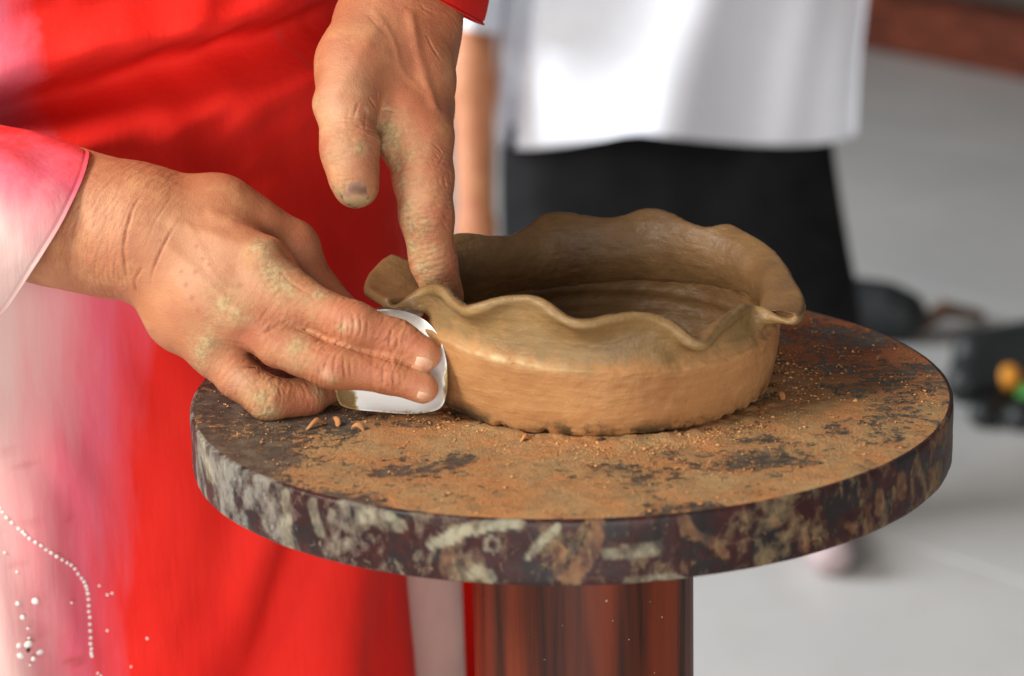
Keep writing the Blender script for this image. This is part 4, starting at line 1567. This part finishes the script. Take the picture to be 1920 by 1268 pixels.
for q_, (dx, ln, cu) in enumerate(((-16, 74, .022), (-5, 86, .024), (7, 80, .026), (18, 62, .028))):      # relaxed, slightly curled fingers
    dd_ = -.125+.012*q_
    hc += [(tuple(far(898+dx, 545, dd_)), tuple(far(899+dx*1.1, 545+ln*.55, dd_-.004)), .0095, .0085), (tuple(far(899+dx*1.1, 545+ln*.55, dd_-.004)), tuple(far(903+dx*1.1, 545+ln, dd_+cu*.5)), .0085, .0070)]
hc += [(tuple(far(880, 500, -.125)), tuple(far(868, 550, -.145)), .012, .0105), (tuple(far(868, 550, -.145)), tuple(far(870, 585, -.15)), .0105, .008)]
hv, hf = sdf_body(hc, .0035, .006)
of = np.concatenate([of, hf+len(ov)])
ov = np.concatenate([ov, hv])
mesh_obj('body', ov, of, M_SKIN, onl, **{k: np.zeros(len(ov)) for k in RH.m})


def loft_rows(name, rows, prof, mat, parent, nu=200, nv=90, hem=lambda k: 0):
    """rows: (left px, right px, py); prof(u) gives depth offset for u in 0..1 across the front, closed at the back"""
    R = cr(np.array(rows, float), nv)
    u = np.linspace(0, 1, nu)
    V = []
    for j, (l, r, y) in enumerate(R):
        row = []
        for uu in u:
            t = uu*2*np.pi
            s = .5-.5*math.cos(t) if False else None
            if uu <= .5:
                k = uu*2
                xx = l+(r-l)*(.5-.5*math.cos(k*math.pi))
                dd = prof(k, j/(nv-1), 1)
            else:
                k = 2-uu*2
                xx = l+(r-l)*(.5-.5*math.cos(k*math.pi))
                dd = prof(k, j/(nv-1), -1)
            row.append(far(xx, y+hem(k)*sstep(.6, 1, j/(nv-1)), dd))
        V.append(row)
    V = np.array(V)
    return mesh_obj(name, V.reshape(-1, 3), grid_faces(nv, nu)[:, ::-1], mat, parent)


def shirt_prof(k, v, side):
    s = math.sin(k*math.pi)
    if side < 0:
        return .13*s+.02
    # flat, left-facing front that breaks into a shaded right side along a slanting fold
    brk = .62-.12*v
    d = -.12*s**.8
    d += .15*max(0, k-brk)/(1-brk)*s**.6
    d += .05*math.exp(-((k-.17-.05*(1-v))/.03)**2)
    d += -.018*math.exp(-((k-brk+.03)/.06)**2)
    d += .010*math.sin(k*17+v*3)*s
    d += .022*math.exp(-((k-.40+.25*v)/.05)**2)*s-.016*math.exp(-((k-.80+.1*v)/.05)**2)*s+.014*math.sin(k*9-v*6)*s
    return d


loft_rows('shirt', [(985, 1620, -950), (960, 1640, -500), (945, 1640, -150), (925, 1625, 0), (912, 1612, 120), (905, 1606, 235), (906, 1605, 245)], shirt_prof, M_SHIRT, onl, hem=lambda k: 34*math.sin(min(k/.45, 1)*math.pi)+28*math.sin(max(0, (k-.42)/.58)*math.pi))
# short sleeve over the upper arm
tube_rings('sleeve', [[(862, 42, 2210), (890, 58, 2120), (938, 60, 2230), (900, 45, 2330)], [(850, -60, 2210), (890, -60, 2110), (950, -60, 2230), (900, -60, 2340)], [(870, -500, 2220), (920, -500, 2120), (1000, -500, 2250), (930, -500, 2360)],
                      [(930, -880, 2240), (980, -860, 2150), (1060, -900, 2260), (980, -900, 2360)]], 60, 40, M_SHIRT, onl)


def leg_prof(k, v, side):
    s = math.sin(k*math.pi)
    return (-.075 if side > 0 else .10)*s+.02*v+(.07*max(0, k-.5)/.5*s**.6 if side > 0 else 0)+(.012*math.sin(k*14+v*2)*s if side > 0 else 0)


loft_rows('trousers', [(945, 1560, 235), (938, 1566, 300), (940, 1590, 450), (950, 1615, 600), (965, 1605, 760), (985, 1590, 900), (1000, 1575, 968)], leg_prof, M_BLACK, onl)

# ================================================================== THINGS ON THE FLOOR
def blob(name, pts, k, mat, parent=None, h=.005):
    V, F = sdf_body(pts, h, k)
    return mesh_obj(name, V, F, mat, parent)


blob('shoe', [(tuple(footR+[0, .06, .036]), tuple(footR+[.015, -.105, .026]), .037, .029)], .01, M_SHOE, onl)
blob('shoe', [(tuple(footL+[0, .05, .036]), tuple(footL+[-.01, -.125, .026]), .037, .029)], .01, M_SHOE, onl)

b0 = on_plane(1668, 640, 0)
bag = thing('bag', 'soft black bag with a brown strap lying on the floor beside the trousers', 'bag', tuple(b0))
blob('bag_body', [(tuple(b0+[-.06, .02, .045]), tuple(b0+[.02, .0, .045]), .05, .042), (tuple(b0+[-.05, .02, .07]), tuple(b0+[-.01, 0, .075]), .03, .025)], .03, M_BAG, bag)
blob('strap', [(tuple(b0+[.04, .0, .02]), tuple(b0+[.10, .06, .035]), .012, .014), (tuple(b0+[.10, .06, .035]), tuple(b0+[.17, .10, .012]), .014, .01)], .01, M_BROWN, bag, .004)

s0 = on_plane(1880, 800, 0)
shoe = thing('sandal', 'black chunky sandal with orange and green round ornaments on the floor at right edge', 'sandal', tuple(s0))
blob('sole', [(tuple(s0+[-.03, .0, .02]), tuple(s0+[.06, .12, .02]), .022, .02), (tuple(s0+[.02, -.02, .02]), tuple(s0+[.10, .10, .02]), .022, .02)], .02, M_BAG, shoe)
blob('upper', [(tuple(s0+[-.045, .06, .05]), tuple(s0+[.10, .10, .06]), .034, .038), (tuple(s0+[-.03, .10, .09]), tuple(s0+[.09, .13, .10]), .03, .03)], .03, M_BAG, shoe)
for px, py, mat_, nm in ((1888, 708, M_ORANGE, 'orange_ornament'), (1928, 738, M_GREEN, 'green_ornament')):
    q = at(px, py, 0)
    o_ = WR @ (-_c) + OFF
    dr = (q-o_)/np.linalg.norm(q-o_)
    tt = ((s0[1]+.055)-o_[1])/dr[1]
    c = o_+dr*tt
    blob(nm, [(tuple(c), tuple(c+[0, .006, 0]), .0215, .0215)], .004, mat_, shoe, .003)
